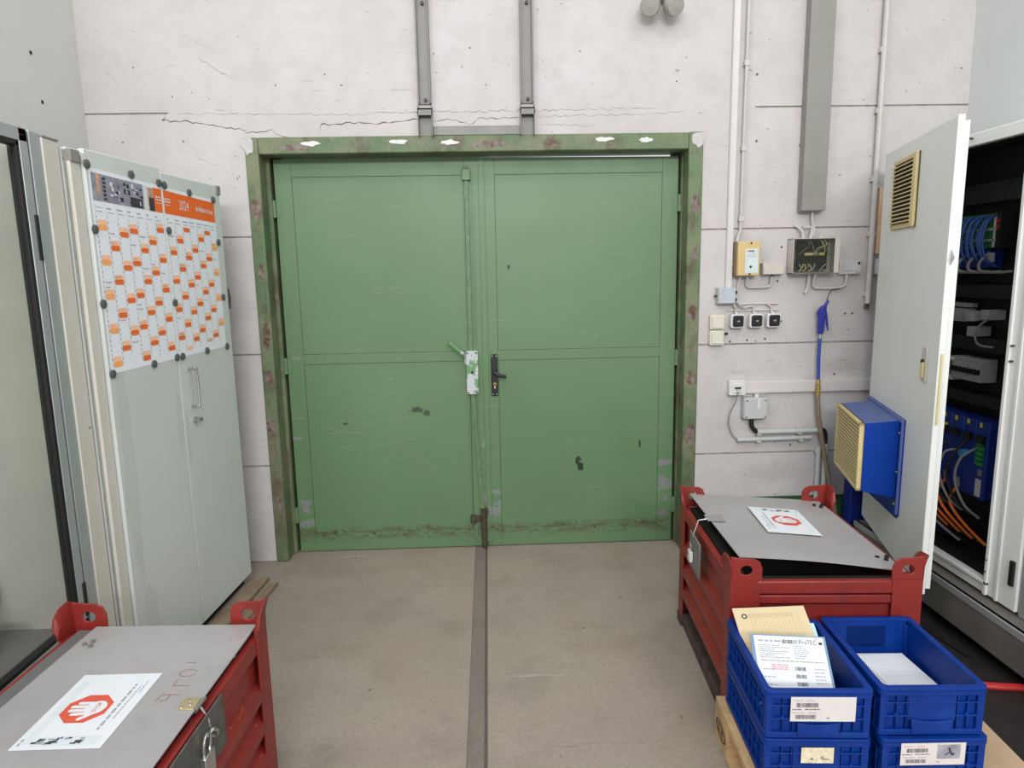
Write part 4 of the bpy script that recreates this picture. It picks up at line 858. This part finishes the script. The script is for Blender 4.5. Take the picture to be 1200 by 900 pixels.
# ------------------------------------------------------------------ STOP notices
def notice(label, loc, rz, tilt=0.0):
    t = thing('notice_sheet', label, 'notice', loc, rz, 'stop-hand notices on the box lids'); t.rotation_euler = (tilt, 0, rz)
    w, h = .287, .203
    MB().box(-w / 2, w / 2, -h / 2, h / 2, 0, .0006).build('sheet', 'paper', t)
    mb = MB(); f = lambda u, v: (u, v, .0009 + LAY[0]); f2_ = lambda u, v: (u, v, .0013 + LAY[0]); f3_ = lambda u, v: (u, v, .0018)
    rect(mb, f, -w / 2 + .02, w / 2 - .03, h / 2 - .032, h / 2 - .016, 0)
    rect(mb, f, -w / 2 + .012, -w / 2 + .042, -h / 2 + .018, h / 2 - .04, 0)
    rr = random.Random(3)
    for k in range(26):
        a = -w / 2 + .014 + rr.uniform(0, .02); b = -h / 2 + .05 + rr.uniform(0, .105); rect(mb, f2_, a, a + rr.uniform(.003, .010), b, b + rr.uniform(.004, .014), rr.choice((1, 1, 2)))
    oc = [(.0 + .058 * math.cos(R_(22.5 + 45 * i)), .012 + .058 * math.sin(R_(22.5 + 45 * i))) for i in range(8)]
    mb.add([f(u, v) for u, v in oc], [tuple(range(8))], 3)
    # hand
    def cap(x0, y0, x1, y1, r):
        LAY[0] = (LAY[0] + 4e-6) % 2.4e-4
        d = math.atan2(y1 - y0, x1 - x0)
        p = [(x1 + r * math.cos(d + a), y1 + r * math.sin(d + a)) for a in [R_(-90 + 22.5 * i) for i in range(9)]] + [(x0 + r * math.cos(d + a), y0 + r * math.sin(d + a)) for a in [R_(90 + 22.5 * i) for i in range(9)]]
        mb.add([f2_(u, v) for u, v in p], [tuple(range(len(p)))], 4)
    mb.add([f2_(.002 + .027 * math.cos(a), -.008 + .025 * math.sin(a)) for a in [2 * math.pi * i / 16 for i in range(16)]], [tuple(range(16))], 4)
    cap(-.020, .0, -.022, .034, .0055); cap(-.007, .0, -.008, .046, .0058); cap(.007, .0, .007, .048, .0058); cap(.020, .0, .021, .038, .0055); cap(-.018, -.014, -.040, .008, .0058)
    text_into(mb, 'STOP', .015, lambda x, y: f3_(.003 + x, -.016 + y), 3, 'CENTER')
    words(mb, f, -.08, .10, -.062, .006, 2, rr); words(mb, f, -.04, .09, -.075, .003, 2, rr); words(mb, f, .06, .11, -.084, .003, 2, rr)
    rect(mb, f, .045, .048, -.045, -.042, 2)
    words(mb, f, -w / 2 + .013, -w / 2 + .04, h / 2 - .014, .005, 2, rr)
    mb.build('notice_print', ['ink_pale', 'ink', 'ink_grey', 'red_ink', 'paper'], t, fix=False)
    return t
notice('white notice with red octagon stop hand on the left box lid', (-.983, 1.540, .5720), R_(90 - 1.0))
nR = notice('white notice with red octagon stop hand on the warped right box lid', (1.162, 2.572, .5925), R_(-90 - 6))
nR.rotation_euler = (Matrix.Rotation(R_(4.0), 4, 'Y') @ Matrix.Rotation(R_(-96), 4, 'Z')).to_euler()

# ================================================================== BLUE CRATES + PALLET
def crate_parts():
    """small load carrier 300 x 400 x 147; x width, y depth, z up, origin at the middle of the base"""
    w, d, h = .15, .20, .147; P = {}
    b = MB(); wi, di = w - .018, d - .018
    b.box(-wi, wi, -di, di, .008, .014)
    b.box(-wi - .004, -wi, -di - .004, di + .004, .008, h - .006).box(wi, wi + .004, -di - .004, di + .004, .008, h - .006).box(-wi, wi, -di - .004, -di, .008, h - .006).box(-wi, wi, di, di + .004, .008, h - .006)
    P['body'] = b.mesh('body', 'blue')
    r = MB()
    r.plate(rrect(-w, w, -d, d, .018), [rrect(-wi + .001, wi - .001, -di + .001, di - .001, .012)], .010, lambda u, v, q: (u, v, h - .010 + q))
    r.plate(rrect(-w, w, -d, d, .018), [rrect(-w + .004, w - .004, -d + .004, d - .004, .015)], .016, lambda u, v, q: (u, v, h - .022 + q))
    P['rim'] = r.mesh('rim', 'blue')
    k = MB()
    for z in (.012, .058, .098):
        k.plate(rrect(-w + .004, w - .004, -d + .004, d - .004, .012), [rrect(-wi - .002, wi + .002, -di - .002, di + .002, .006)], .0035, lambda u, v, q: (u, v, z + q))
    k.plate(rrect(-w + .003, w - .003, -d + .003, d - .003, .012), [rrect(-wi - .002, wi + .002, -di - .002, di + .002, .006)], .016, lambda u, v, q: (u, v, 0.003 + q))
    for s in (-1, 1):
        for yy in (-.165, -.125, -.085, -.045, 0, .045, .085, .125, .165):
            z1 = .126 if abs(yy) in (.125, .045) else .10
            k.box(*sorted((s * wi, s * (w - .004))), yy - .0016, yy + .0016, .012, z1)
        for xx in (-.125, -.098, -.070, .070, .098, .125):
            k.box(xx - .0016, xx + .0016, *sorted((s * di, s * (d - .004))), .012, .126)
    for sx in (-1, 1):
        for sy in (-1, 1):
            k.box(*sorted((sx * (w - .026), sx * (w - .006))), *sorted((sy * (d - .026), sy * (d - .006))), .004, .126)
    P['ribs'] = k.mesh('ribs', 'blue')
    for s in (-1, 1):
        q = MB()
        q.box(-.066, .066, *sorted((s * di, s * (d - .006))), .046, .124)
        q.prism([(-.056, .010), (.056, .010), (.058, .052), (.03, .046), (0, .044), (-.03, .046), (-.058, .052)], *sorted((s * (d - .009), s * (d + .0005))), 'y')
        for xx in (-.098, .098): q.tube([(xx, s * di, .062), (xx, s * (d - .003), .062)], .006, 10)
        P['label_pocket' + ('' if s < 0 else '.001')] = q.mesh('label_pocket', 'blue')
    return P
CP = crate_parts()
def crate(label, loc, rz):
    t = thing('storage_crate', label, 'crate', loc, rz, 'blue stackable crates on the pallet')
    for k, me in CP.items():
        o = bpy.data.objects.new(k.split('.')[0], me); col.objects.link(o); o.parent = t
        b = o.modifiers.new('bevel', 'BEVEL'); b.width = .0012; b.segments = 1; b.limit_method = 'ANGLE'; b.angle_limit = R_(50)
    return t
PZ = .144
rzL, rzR = R_(-4.0), R_(-3.0)
def crc(fx, fy, rz, w=.15, d=.20): # centre from the front-left corner
    return (fx + w * math.cos(rz) - d * math.sin(rz), fy + w * math.sin(rz) + d * math.cos(rz))
cLx, cLy = crc(.744, 1.700, rzL); cRx, cRy = crc(1.062, 1.692, rzR)
c1b = crate('lower blue crate of the left stack with a stained handwritten label', (cLx, cLy, PZ), rzL)
c1 = crate('upper blue crate of the left stack holding a folder and documents', (cLx - .002, cLy, PZ + .1475), rzL)
c2b = crate('lower blue crate of the right stack with a picture label', (cRx + .004, cRy - .012, PZ), R_(-2))
c2 = crate('upper blue crate of the right stack with only papers inside', (cRx, cRy, PZ + .1475), rzR)
def label_card(par, x0, x1, z0, z1, mt, kind, y=-.2015):
    o = MB().box(x0, x1, y - .0008, y, z0, z1).build('label_card', mt, par); mb = MB(); f = lambda u, w: (u, y - .0011, w)
    rr = random.Random(kind); w = x1 - x0; h = z1 - z0
    if kind in (1, 2):
        words(mb, f, x0 + .008, x0 + w * .2, z1 - h * .16, h * .03, 1, rr); words(mb, f, x0 + w * .24, x0 + w * .36, z1 - h * .16, h * .03, 1, rr)
        bars(mb, f, x0 + w * .09, x0 + w * .42, z1 - h * .42, z1 - h * .24, 0, 34, rr)
        words(mb, f, x0 + .004, x0 + w * .18, z1 - h * .53, h * .035, 0, rr); words(mb, f, x0 + w * .22, x0 + w * .45, z1 - h * .52, h * .035, 0, rr)
        words(mb, f, x0 + .006, x0 + w * .22, z1 - h * .66, h * .03, 1, rr); words(mb, f, x0 + w * .28, x0 + w * .40, z1 - h * .66, h * .03, 1, rr)
        bars(mb, f, x0 + w * .08, x0 + w * .40, z1 - h * .90, z1 - h * .73, 0, 34, rr)
        words(mb, f, x0 + w * .56, x0 + w * .61, z1 - h * .88, h * .035, 0, rr)
    if kind == 2:
        rect(mb, f, x0 + w * .56, x0 + w * .92, z0 + h * .28, z1 - h * .08, 2); g_ = lambda u, w_: (u, y - .0014 - LAY[0], w_)
        def seg(a, b, c, d, th):
            LAY[0] = (LAY[0] + 4e-6) % 2.4e-4
            dd = Vector((c - a, d - b)).normalized() * th; mb.add([g_(a - dd.y, b + dd.x), g_(a + dd.y, b - dd.x), g_(c + dd.y, d - dd.x), g_(c - dd.y, d + dd.x)], [(0, 1, 2, 3)], 3)
        cx, cz = x0 + w * .76, z0 + h * .58
        seg(cx - .004, cz + .014, cx + .001, cz, .003); seg(cx, cz, cx - .014, cz - .009, .0016); seg(cx, cz, cx + .012, cz - .008, .0028); seg(cx + .002, cz - .002, cx + .006, cz - .010, .002)
    if kind == 3:
        pts = [(.60, .30), (.64, .42), (.68, .38), (.64, .24), (.70, .26), (.74, .30), (.78, .22), (.84, .30), (.88, .22)]
        for (a, b), (c, d) in zip(pts, pts[1:]):
            p, q = Vector((x0 + a * w, z0 + b * h)), Vector((x0 + c * w, z0 + d * h)); dd = (q - p).normalized() * .0009
            mb.add([f(p.x - dd.y, p.y + dd.x), f(p.x + dd.y, p.y - dd.x), f(q.x + dd.y, q.y - dd.x), f(q.x - dd.y, q.y + dd.x)], [(0, 1, 2, 3)], 0)
        rect(mb, f, x0 + w * .3, x0 + w * .37, z0 + h * .22, z0 + h * .32, 0)
    mb.build('label_print', ['ink', 'ink_grey', 'photo_grey', 'photo_dark'], o, fix=False); return o
lab(label_card(c1, -.080, .098, .058, .132, 'cardp', 1), 'white barcode label'); lab(label_card(c1b, -.046, .044, .076, .124, 'oldlabel', 3), 'stained label with handwriting'); lab(label_card(c2b, -.098, .082, .070, .138, 'cardp', 2, -.2022), 'barcode label with small picture')
# contents of the left crate: one tilted stack of folder, pale blue card and sleeve
def sheet_on(name, label, cat, top_mid, width, length, slope, rz, mt, th=.002, group=None):
    t = thing(name, label, cat, top_mid, rz, group); t.rotation_euler = (R_(slope), 0, rz)
    MB().box(-width / 2, width / 2, -length, 0, -th, 0).build('sheet', mt, t); return t
fo = sheet_on('document_folder', 'beige card folder with printed table in the left upper crate', 'folder', (.902, 2.080, .486), .240, .225, 34, R_(0.5), 'manila', .004)
mb = MB(); f = lambda u, w: (u, w, .0005)
for k in range(12): rect(mb, f, -.07 + k * .0125, -.0694 + k * .0125, -.10, -.022, 0)
for k in range(4): rect(mb, f, -.085, .075, -.022 - k * .004, -.0214 - k * .004, 0)
rect(mb, f, .088, .0886, -.10, -.02, 0)
mb.plate(circle(-.088, -.03, .009), [circle(-.088, -.03, .005)], .0004, lambda u, w, d: (u, w, .0004 + d), 1)
mb.build('folder_print', ['manila_line', 'ink'], fo, fix=False)
sheet_on('card_sheet', 'pale blue card sticking out behind the beige folder', 'card', (1.014, 2.040, .446), .05, .16, 35, R_(-2), 'cyan', .002)
do = sheet_on('document_sleeve', 'printed delivery document in a blue-grey sleeve leaning in the left upper crate', 'document', (.890, 1.906, .484), .220, .225, 40, R_(-9), 'sleeve', .003)
MB().box(-.100, .103, -.222, -.004, 0, .0008).build('page', 'paper', do)
mb = MB(); f = lambda u, w: (u, w, .0012); rr = random.Random(9)
words(mb, f, -.088, -.02, -.022, .005, 0, rr); bars(mb, f, -.018, .026, -.026, -.014, 1, 22, rr)
text_into(mb, 'ProTEC', .019, lambda x, y: f(.030 + x * .85, -.026 + y), 1); rect(mb, f, .088, .098, -.026, -.018, 1); words(mb, f, .078, .092, -.010, .003, 2, rr)
for k in range(7): words(mb, f, -.088, -.088 + rr.uniform(.04, .09), -.034 - k * .006, .0025, 0, rr); words(mb, f, .012, .012 + rr.uniform(.02, .05), -.034 - k * .006, .0025, 0, rr)
words(mb, f, -.088, .095, -.080, .003, 0, rr)
for k in range(3): words(mb, f, -.06, -.012, -.092 - k * .006, .0035, 2, rr)
for k in range(5):
    bars(mb, f, .006, .036, -.105 - k * .022, -.094 - k * .022, 1, 16, rr); words(mb, f, -.085, -.05, -.105 - k * .022, .0025, 0, rr); words(mb, f, .06, .09, -.100 - k * .01, .0025, 0, rr)
mb.build('page_print', ['ink_grey', 'ink', 'pink_ink'], do, fix=False)
# papers in the right crate
t = sheet_on('paper_sheet', 'upper white paper lying in the right upper crate', 'paper', (1.262, 2.030, .3316), .150, .21, 0, R_(2), 'paper', .001, 'papers in the right crate')
mb = MB(); rr = random.Random(2); f = lambda u, w: (u, w, .0006)
for k in range(6): words(mb, f, -.05, .06, -.02 - k * .02, .002, 0, rr)
mb.add([f(-.05 + .012 * math.cos(a), -.165 + .012 * math.sin(a)) for a in [2 * math.pi * i / 12 for i in range(12)]], [tuple(range(12))], 0)
mb.build('faint_print', ['ink_pale'], t, fix=False)
sheet_on('paper_sheet', 'lower white paper showing under the first in the right upper crate', 'paper', (1.242, 2.038, .3300), .150, .21, 0, R_(-4), 'cardp', .001, 'papers in the right crate')
tag(MB().box(-.10, .10, -.13, .13, 0, .022).build('paper_stack', 'paper', None, (cRx + .0, cRy + .03, PZ + .1475 + .0145), (0, 0, rzR)), 'stack of white paper under the loose sheets in the right upper crate', 'paper stack')
# pallet
pt = thing('wooden_pallet', 'wooden pallet with a burned oval stamp under the blue crates', 'pallet', (.752, 2.120, 0), R_(-4))
# local x to the right 0..0.8 , y from -1.2 to 0
for i, (y0, y1) in enumerate(((-.10, -.0), (-.65, -.55), (-1.2, -1.1))):
    for x0, x1 in ((0, .10), (.35, .45), (.70, .80)):
        yy0, yy1 = ((-.145, 0), (-.6725, -.5275), (-1.2, -1.055))[i]
        MB().box(x0, x1, yy0, yy1, .022, .100).build('block', 'wood', pt, bevel=.002)
for x0, x1 in ((0, .10), (.35, .45), (.70, .80)): MB().box(x0, x1, -1.2, 0, 0, .022).build('bottom_board', 'wood', pt, bevel=.002)
for y0, y1 in ((-.145, 0), (-.6725, -.5275), (-1.2, -1.055)): MB().box(0, .8, y0, y1, .100, .122).build('cross_board', 'wood', pt, bevel=.002)
for x0, x1 in ((0, .145), (.1875, .2875), (.3275, .4725), (.5125, .6125), (.655, .80)): MB().box(x0, x1, -1.2, 0, .122, .1435).build('deck_board', 'wood', pt, bevel=.002)
mb = MB(); fs = lambda u, w: (-.0006, u, w)
mb.plate(circle(-.072, .062, .058, .030, 28), [circle(-.072, .062, .052, .025, 28)], .0003, lambda u, w, d: (-.0004 - d, u, w))
mb.plate(circle(-.072, .062, .047, .021, 24), [circle(-.072, .062, .044, .0185, 24)], .0003, lambda u, w, d: (-.0004 - d, u, w))
text_into(mb, 'EUR', .036, lambda x, y: fs(-.072 - x, .050 + y), 0, 'CENTER', .001)
mb.build('burned_stamp', plain('burned_brand', (74, 56, 40), .9), pt, fix=False)
tag(MB().box(0, .40, -.60, -.01, 0, .004).build('cardboard_sheet', 'cardboard', None, (1.165, 2.078, PZ - .0003), (0, 0, R_(-4))), 'plain cardboard sheet on the pallet right of the crates', 'cardboard')

# ================================================================== RIGHT: CONTROL CABINET + MACHINE
ec = thing('control_cabinet', 'light grey electrical control cabinet standing open with wiring inside', 'control cabinet', (2.02, 3.50, .25), R_(-90))
# local x = -Y world (0 far .. 1.08 near), local y = +X world, z from cabinet bottom
EW, EH, ED = 1.09, 1.875, .50
MB().box(0, EW, ED - .01, ED, 0, EH).box(0, .012, .02, ED, 0, EH).box(EW - .012, EW, .02, ED, 0, EH).box(0, EW, .02, ED, EH - .012, EH).box(0, EW, .02, ED, 0, .012).build('shell', 'ecab', ec)
MB().box(0, .05, 0, .03, 0, EH).box(.93, EW, 0, .03, 0, EH).box(.05, .93, 0, .03, EH - .05, EH).box(.05, .93, 0, .03, 0, .055).build('front_frame', 'ecab', ec, bevel=.003)
MB().box(.93, .946, -.012, .0, .0, EH - .03).box(.985, 1.0, -.006, .0, .0, EH).box(.05, .946, -.012, .0, .042, .056).build('frame_lip', 'ecab', ec, bevel=.002)
for x, z in ((.955, 1.03), (.955, .97), (.938, .10), (.938, .15), (.55, EH - .02), (.62, EH - .02)): MB().cyl((x, -.014, z), (x, .0, z), .004, 8).build('frame_screw', 'rusty', ec)
MB().box(1.055, 1.075, -.010, .0, .10, .20).build('hinge', 'rubber', ec)
MB().box(.012, EW - .012, .012 + .27, .30, .06, EH - .02).build('mounting_plate', 'ecab_in', ec)
MB().box(.012, .016, .03, .29, .06, EH - .02).box(.93, .934, .03, .29, .06, EH - .02).build('inner_side', 'ecab_in', ec)
MB().box(.05, .93, .03, .29, .013, .03).build('inner_floor', 'ecab_in', ec); MB().box(.05, .93, .03, .29, EH - .03, EH - .014).build('inner_top', 'ecab_in', ec)
IZ = lambda z: z - .25
def duct(z0, z1): return MB().box(.02, .92, .215, .281, IZ(z0), IZ(z1)).build('wire_duct', 'ecab_in', ec, bevel=.002)
for a, b in ((1.86, 1.95), (1.44, 1.50), (1.20, 1.26), (.95, 1.0)): duct(a, b)
# terminal boards with blue wires
rn = random.Random(21)
for k in range(6):
    x = .15 + k * .068
    bd = MB().box(x, x + .058, .20, .27, IZ(1.66), IZ(1.81)).build('terminal_board', 'pcb', ec, bevel=.001)
    cn = MB()
    for j in range(3): cn.box(x + .006 + j * .017, x + .018 + j * .017, .190, .20, IZ(1.735), IZ(1.748)).box(x + .006 + j * .017, x + .018 + j * .017, .190, .20, IZ(1.690), IZ(1.70))
    cn.build('connector', 'comp_grey', bd)
    for j in range(4):
        xs = x + .008 + j * .012; o = rn.uniform(-.01, .01)
        MB().tube(spline([(xs, .195, IZ(1.80)), (xs + o, .160, IZ(1.77)), (xs - .01, .150, IZ(1.70)), (xs + o, .165, IZ(1.62)), (xs + .01, .21, IZ(1.58))], 4), .0045, 6).build('wire', 'ribbon', ec)
    MB().tube(spline([(x + .03, .19, IZ(1.64)), (x + .03, .15, IZ(1.60)), (x + .05, .14, IZ(1.565)), (x + .10, .17, IZ(1.555)), (x + .15, .21, IZ(1.56))], 5), .006, 8).build('cable', 'cable_grey', ec)
MB().box(.150, .50, .20, .27, IZ(1.575), IZ(1.655)).build('relay_row', 'drive_blue', ec)
MB().box(.53, .535, .19, .27, IZ(1.665), IZ(1.80)).build('end_clip', 'white_pl', ec); MB().box(.538, .565, .195, .27, IZ(1.66), IZ(1.81)).build('bus_coupler', 'ecab_in', ec)
for z in (1.77, 1.745): MB().box(.542, .556, .190, .195, IZ(z), IZ(z + .015)).build('led', 'red_led', ec)
MB().box(.515, .54, .185, .20, IZ(1.60), IZ(1.64)).build('plug', 'comp_grey', ec)
# terminals row
for k in range(13): MB().box(.16 + k * .0158, .16 + k * .0158 + .0135, .225, .27, IZ(1.325), IZ(1.385)).box(.16 + k * .0158 + .002, .16 + k * .0158 + .011, .222, .225, IZ(1.345), IZ(1.368)).build('terminal', 'comp_grey', ec)
for k in range(11): MB().box(.20 + k * .0158, .20 + k * .0158 + .0125, .235, .27, IZ(1.392), IZ(1.412)).build('terminal', 'comp_grey', ec)
for x, z in ((.40, 1.335), (.50, 1.345), (.42, 1.265)): MB().box(x, x + .05, .19, .27, IZ(z), IZ(z + .045)).box(x - .018, x, .21, .25, IZ(z + .008), IZ(z + .03)).build('contactor', 'comp_grey', ec, bevel=.002)
MB().tube(spline([(.56, .18, IZ(1.35)), (.52, .16, IZ(1.30)), (.54, .16, IZ(1.24)), (.60, .19, IZ(1.23))]), .005, 8).build('cable', 'cable_grey', ec)
# breakers
MB().box(.25, .268, .20, .27, IZ(1.05), IZ(1.15)).box(.268, .33, .20, .27, IZ(1.135), IZ(1.155)).box(.268, .33, .20, .27, IZ(1.045), IZ(1.065)).build('busbar_holder', 'white_pl', ec, bevel=.003)
for k in range(8):
    b = MB().box(.335 + k * .0245, .335 + k * .0245 + .0225, .195, .27, IZ(1.06), IZ(1.145)).box(.335 + k * .0245 + .001, .335 + k * .0245 + .0215, .205, .27, IZ(1.145), IZ(1.165)).build('breaker', 'comp_grey', ec, bevel=.001)
    MB().box(.340 + k * .0245, .352 + k * .0245, .182, .196, IZ(1.095), IZ(1.118)).build('breaker_toggle', 'black', b)
for x, z in ((.285, 1.19), (.235, 1.16), (.20, 1.09), (.20, 1.0)): MB().box(x, x + .016, .17, .19, IZ(z), IZ(z + .014)).build('yellow_clip', 'yellow_plug', ec)
# drives
for k in range(7):
    x = .08 + k * .082
    dv = MB().box(x, x + .078, .17, .27, IZ(.545), IZ(.90)).build('drive_module', 'drive_blue', ec, bevel=.003)
    MB().box(x + .022, x + .034, .165, .17, IZ(.872), IZ(.892)).build('drive_plug', 'yellow_plug', dv)
    MB().box(x + .010, x + .060, .155, .17, IZ(.80), IZ(.835)).build('drive_plug', 'black', dv)
    if k in (2, 3): MB().box(x + .01, x + .05, .145, .17, IZ(.815), IZ(.845)).build('drive_plug', 'yellow_plug', dv)
    if k == 5: MB().cyl((x + .03, .14, IZ(.735)), (x + .03, .17, IZ(.735)), .018, 12).build('drive_plug', 'cyan_plug', dv)
    if k == 6:
        for j in range(6): MB().box(x + .018, x + .058, .158, .17, IZ(.70 + j * .023), IZ(.717 + j * .023)).build('drive_plug', 'green_plug', dv)
        MB().box(x + .022, x + .056, .168, .17, IZ(.555), IZ(.635)).build('type_plate', 'white_pl', dv); MB().box(x + .03, x + .055, .168, .17, IZ(.65), IZ(.68)).build('type_plate', 'cable_grey', dv)
for k in range(8):
    x = .20 + k * .055
    MB().tube(spline([(x, .16, IZ(.80 - .03 * (k % 3))), (x - .02, .11, IZ(.72)), (x - .03, .10, IZ(.62)), (x + .03, .11, IZ(.52)), (x + .08, .15, IZ(.47))], 6), .006, 8).build('cable', 'cable_grey' if k % 2 else 'rubber', ec)
for k in range(4):
    x = .24 + k * .085; z = .60 - .01 * k
    MB().tube(spline([(x, .16, IZ(z)), (x + .01, .12, IZ(z - .06)), (x + .06, .11, IZ(.47)), (x + .14, .12, IZ(.42)), (x + .24, .14, IZ(.37))], 6), .0065, 8).build('cable', 'cable_orange', ec)
    MB().cyl((x, .16, IZ(z)), (x, .155, IZ(z + .04)), .010, 8).build('cable_boot', 'cable_grey', ec)
for k in range(9):
    x = rn.uniform(.12, .55); MB().tube(spline([(x, .12 + rn.uniform(0, .1), IZ(.33)), (x + rn.uniform(-.05, .1), .10, IZ(rn.uniform(.33, .42))), (x + rn.uniform(.05, .2), .12, IZ(rn.uniform(.33, .38))), (x + rn.uniform(.1, .3), .16, IZ(.33))], 6), rn.choice((.005, .007)), 8).build('cable', rn.choice(['rubber', 'rubber', 'ecab_in', 'cable_grey', 'drive_blue']), ec)
# door, opened outwards about its far edge
ed = MB().prism([(0, -.024), (.936, -.024), (.952, -.024), (.952, .0), (0, 0)], .0, 1.89, 'z').build('cabinet_door', 'ecab', ec, (.008, .016, 0), (0, 0, R_(-16.0)), bevel=.003)
MB().box(.02, .04, 0, .02, .02, 1.87).box(.915, .935, 0, .022, .02, 1.87).box(.04, .915, 0, .02, .02, .04).box(.04, .915, 0, .02, 1.85, 1.87).build('door_seal', 'ecab', ed)
lvz0, lvz1, lx0, lx1 = 1.76 - .25, 2.075 - .25, .20, .552
lo = MB().box(lx0, lx1, -.030, -.024, lvz0, lvz1)
MB().box(lx0, lx1, -.034, -.024, lvz0, lvz0 + .022).box(lx0, lx1, -.034, -.024, lvz1 - .018, lvz1).box(lx0, lx0 + .014, -.034, -.024, lvz0, lvz1).box(lx1 - .04, lx1, -.042, -.024, lvz0, lvz1).build('vent_frame', 'beige', ed, bevel=.002)
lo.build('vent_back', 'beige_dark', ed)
nsl = 15; ps = (lvz1 - lvz0 - .045) / nsl
for k in range(nsl):
    z = lvz0 + .024 + k * ps
    MB().prism([(-.030, z + ps * .40), (-.030, z + ps * .62), (-.046, z + ps * .32), (-.046, z + ps * .05)], lx0 + .01, lx1 - .036, 'x').build('vent_slat', 'beige', ed)
# cooling unit
ux0, ux1, uz0, uz1, dd = .10, .585, .565 - .25, .885 - .25, .178
cu = MB()
cu.add([(ux0, -.024, uz0 - .03), (ux1, -.024, uz0 - .03), (ux1, -.024, uz1 + .02), (ux0, -.024, uz1 + .02), (ux0, -dd, uz0), (ux1, -dd, uz0), (ux1, -dd, uz1), (ux0, -dd, uz1)],
       [(0, 3, 2, 1), (4, 5, 6, 7), (0, 1, 5, 4), (1, 2, 6, 5), (3, 0, 4, 7)], 0)
cu.add([(ux0, -.024, uz1 + .02), (ux1, -.024, uz1 + .02), (ux1, -dd, uz1), (ux0, -dd, uz1)], [(0, 1, 2, 3)], 1)
cu.build('cooling_unit', ['blue_unit', 'blue_flange'], ed, bevel=.002)
MB().prism([(.03, .16), (.60, .20), (.628, .225), (.628, .665), (.03, .665)], -.030, -.0241, 'y').build('mounting_flange', 'blue_unit', ed, bevel=.001)
MB().box(.03, .628, -.042, -.030, .650, .665).box(.616, .628, -.040, -.030, .225, .65).build('flange_lip', 'blue_flange', ed, bevel=.001)
for x, z in ((.606, .60), (.606, .42), (.606, .27), (.08, .61), (.34, .64)): MB().cyl((x, -.046, z), (x, -.030, z), .006, 8).build('flange_bolt', 'chrome', ed)
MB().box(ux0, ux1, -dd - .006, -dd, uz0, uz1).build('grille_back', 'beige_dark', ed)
MB().box(ux0, ux1, -dd - .022, -dd, uz1 - .014, uz1).box(ux0, ux1, -dd - .022, -dd, uz0, uz0 + .014).box(ux0, ux0 + .014, -dd - .022, -dd, uz0, uz1).box(ux1 - .018, ux1, -dd - .022, -dd, uz0, uz1).build('grille_frame', 'beige', ed, bevel=.002)
nsl = 17; ps = (uz1 - uz0 - .03) / nsl
for k in range(nsl):
    z = uz0 + .016 + k * ps
    MB().prism([(-dd - .012, z + ps * .06), (-dd - .012, z + ps * .46), (-dd - .021, z + ps * .42), (-dd - .021, z + ps * .02)], ux0 + .01, ux1 - .015, 'x').build('grille_slat', 'beige', ed)
lk = MB().prism(rrect(.788, .842, .87, 1.01, .006), -.032, -.024).build('lock_plate', 'grey_pl2', ed, bevel=.002)
MB().box(.80, .83, -.040, -.032, .885, .95).build('swing_handle', 'beige', ed, bevel=.003); MB().cyl((.815, -.042, .955), (.815, -.031, .955), .007, 10).build('key_hole', 'rubber', ed)
MB().prism([(.952, 1.34), (.99, 1.37), (.955, 1.40)], -.012, -.010).build('latch_tongue', 'chrome', ed); MB().box(.9525, .958, -.016, -.008, .72, 1.0).build('striker_strip', 'beige', ed)

# machine the cabinet stands on
mc = thing('production_machine', 'dark grey machine under and in front of the open control cabinet', 'machine', (1.955, 3.46, 0), R_(-90))
MB().box(0, 1.95, 0, .58, .07, .235).build('base_body', 'mach_base', mc, bevel=.004)
MB().box(0, 1.95, -.004, .02, .205, .235).build('edge_strip', 'grey_mach', mc, bevel=.002)
for x in (.1, .98, 1.75): MB().box(x, x + .12, .06, .5, 0, .07).build('foot', 'rubber', mc)
MB().box(.42, .46, -.012, .0, .145, .155).build('pull_tab', 'grey_mach', mc)
ho = MB().box(1.055, 1.95, .075, .58, .236, 1.34).build('housing', 'grey_mach', mc, bevel=.004); MB().box(1.075, 1.93, .072, .075, .29, 1.29).build('side_panel', 'grey_mach', ho, bevel=.002)
lg = MB().box(-.185, -.10, .03, .19, 0, .60).build('leg', 'blue_dark', mc, bevel=.004); MB().box(-.19, -.05, .01, .21, 0, .015).build('foot_plate', 'blue_dark', lg, bevel=.002)
tag(MB().box(1.56, 2.55, 1.2, 3.5, 0, .006).build('dark_floor_sheet', plain('dark_sheet_black', (40, 37, 35), .6, 0, .25, 9), bevel=.002), 'added black sheet darkening the floor under the machine', 'dark sheet')  # sheet added to darken the floor around the machine
tag(MB().tube(spline([(1.92, 2.90, .30), (1.93, 2.84, .24), (1.905, 2.86, .12), (1.90, 2.83, .02), (1.90, 2.70, .012), (1.93, 2.5, .012)]), .011, 8).build('power_cable', 'rubber'), 'thick black cable hanging from the control cabinet over the machine base', 'cable')
tag(MB().tube(spline([(1.70, 2.30, .016), (1.80, 2.31, .016), (1.90, 2.29, .018), (2.0, 2.27, .018), (2.15, 2.2, .016)]), .014, 8).build('floor_hose', 'red_hose'), 'red hose on the floor behind the right blue crates', 'hose')
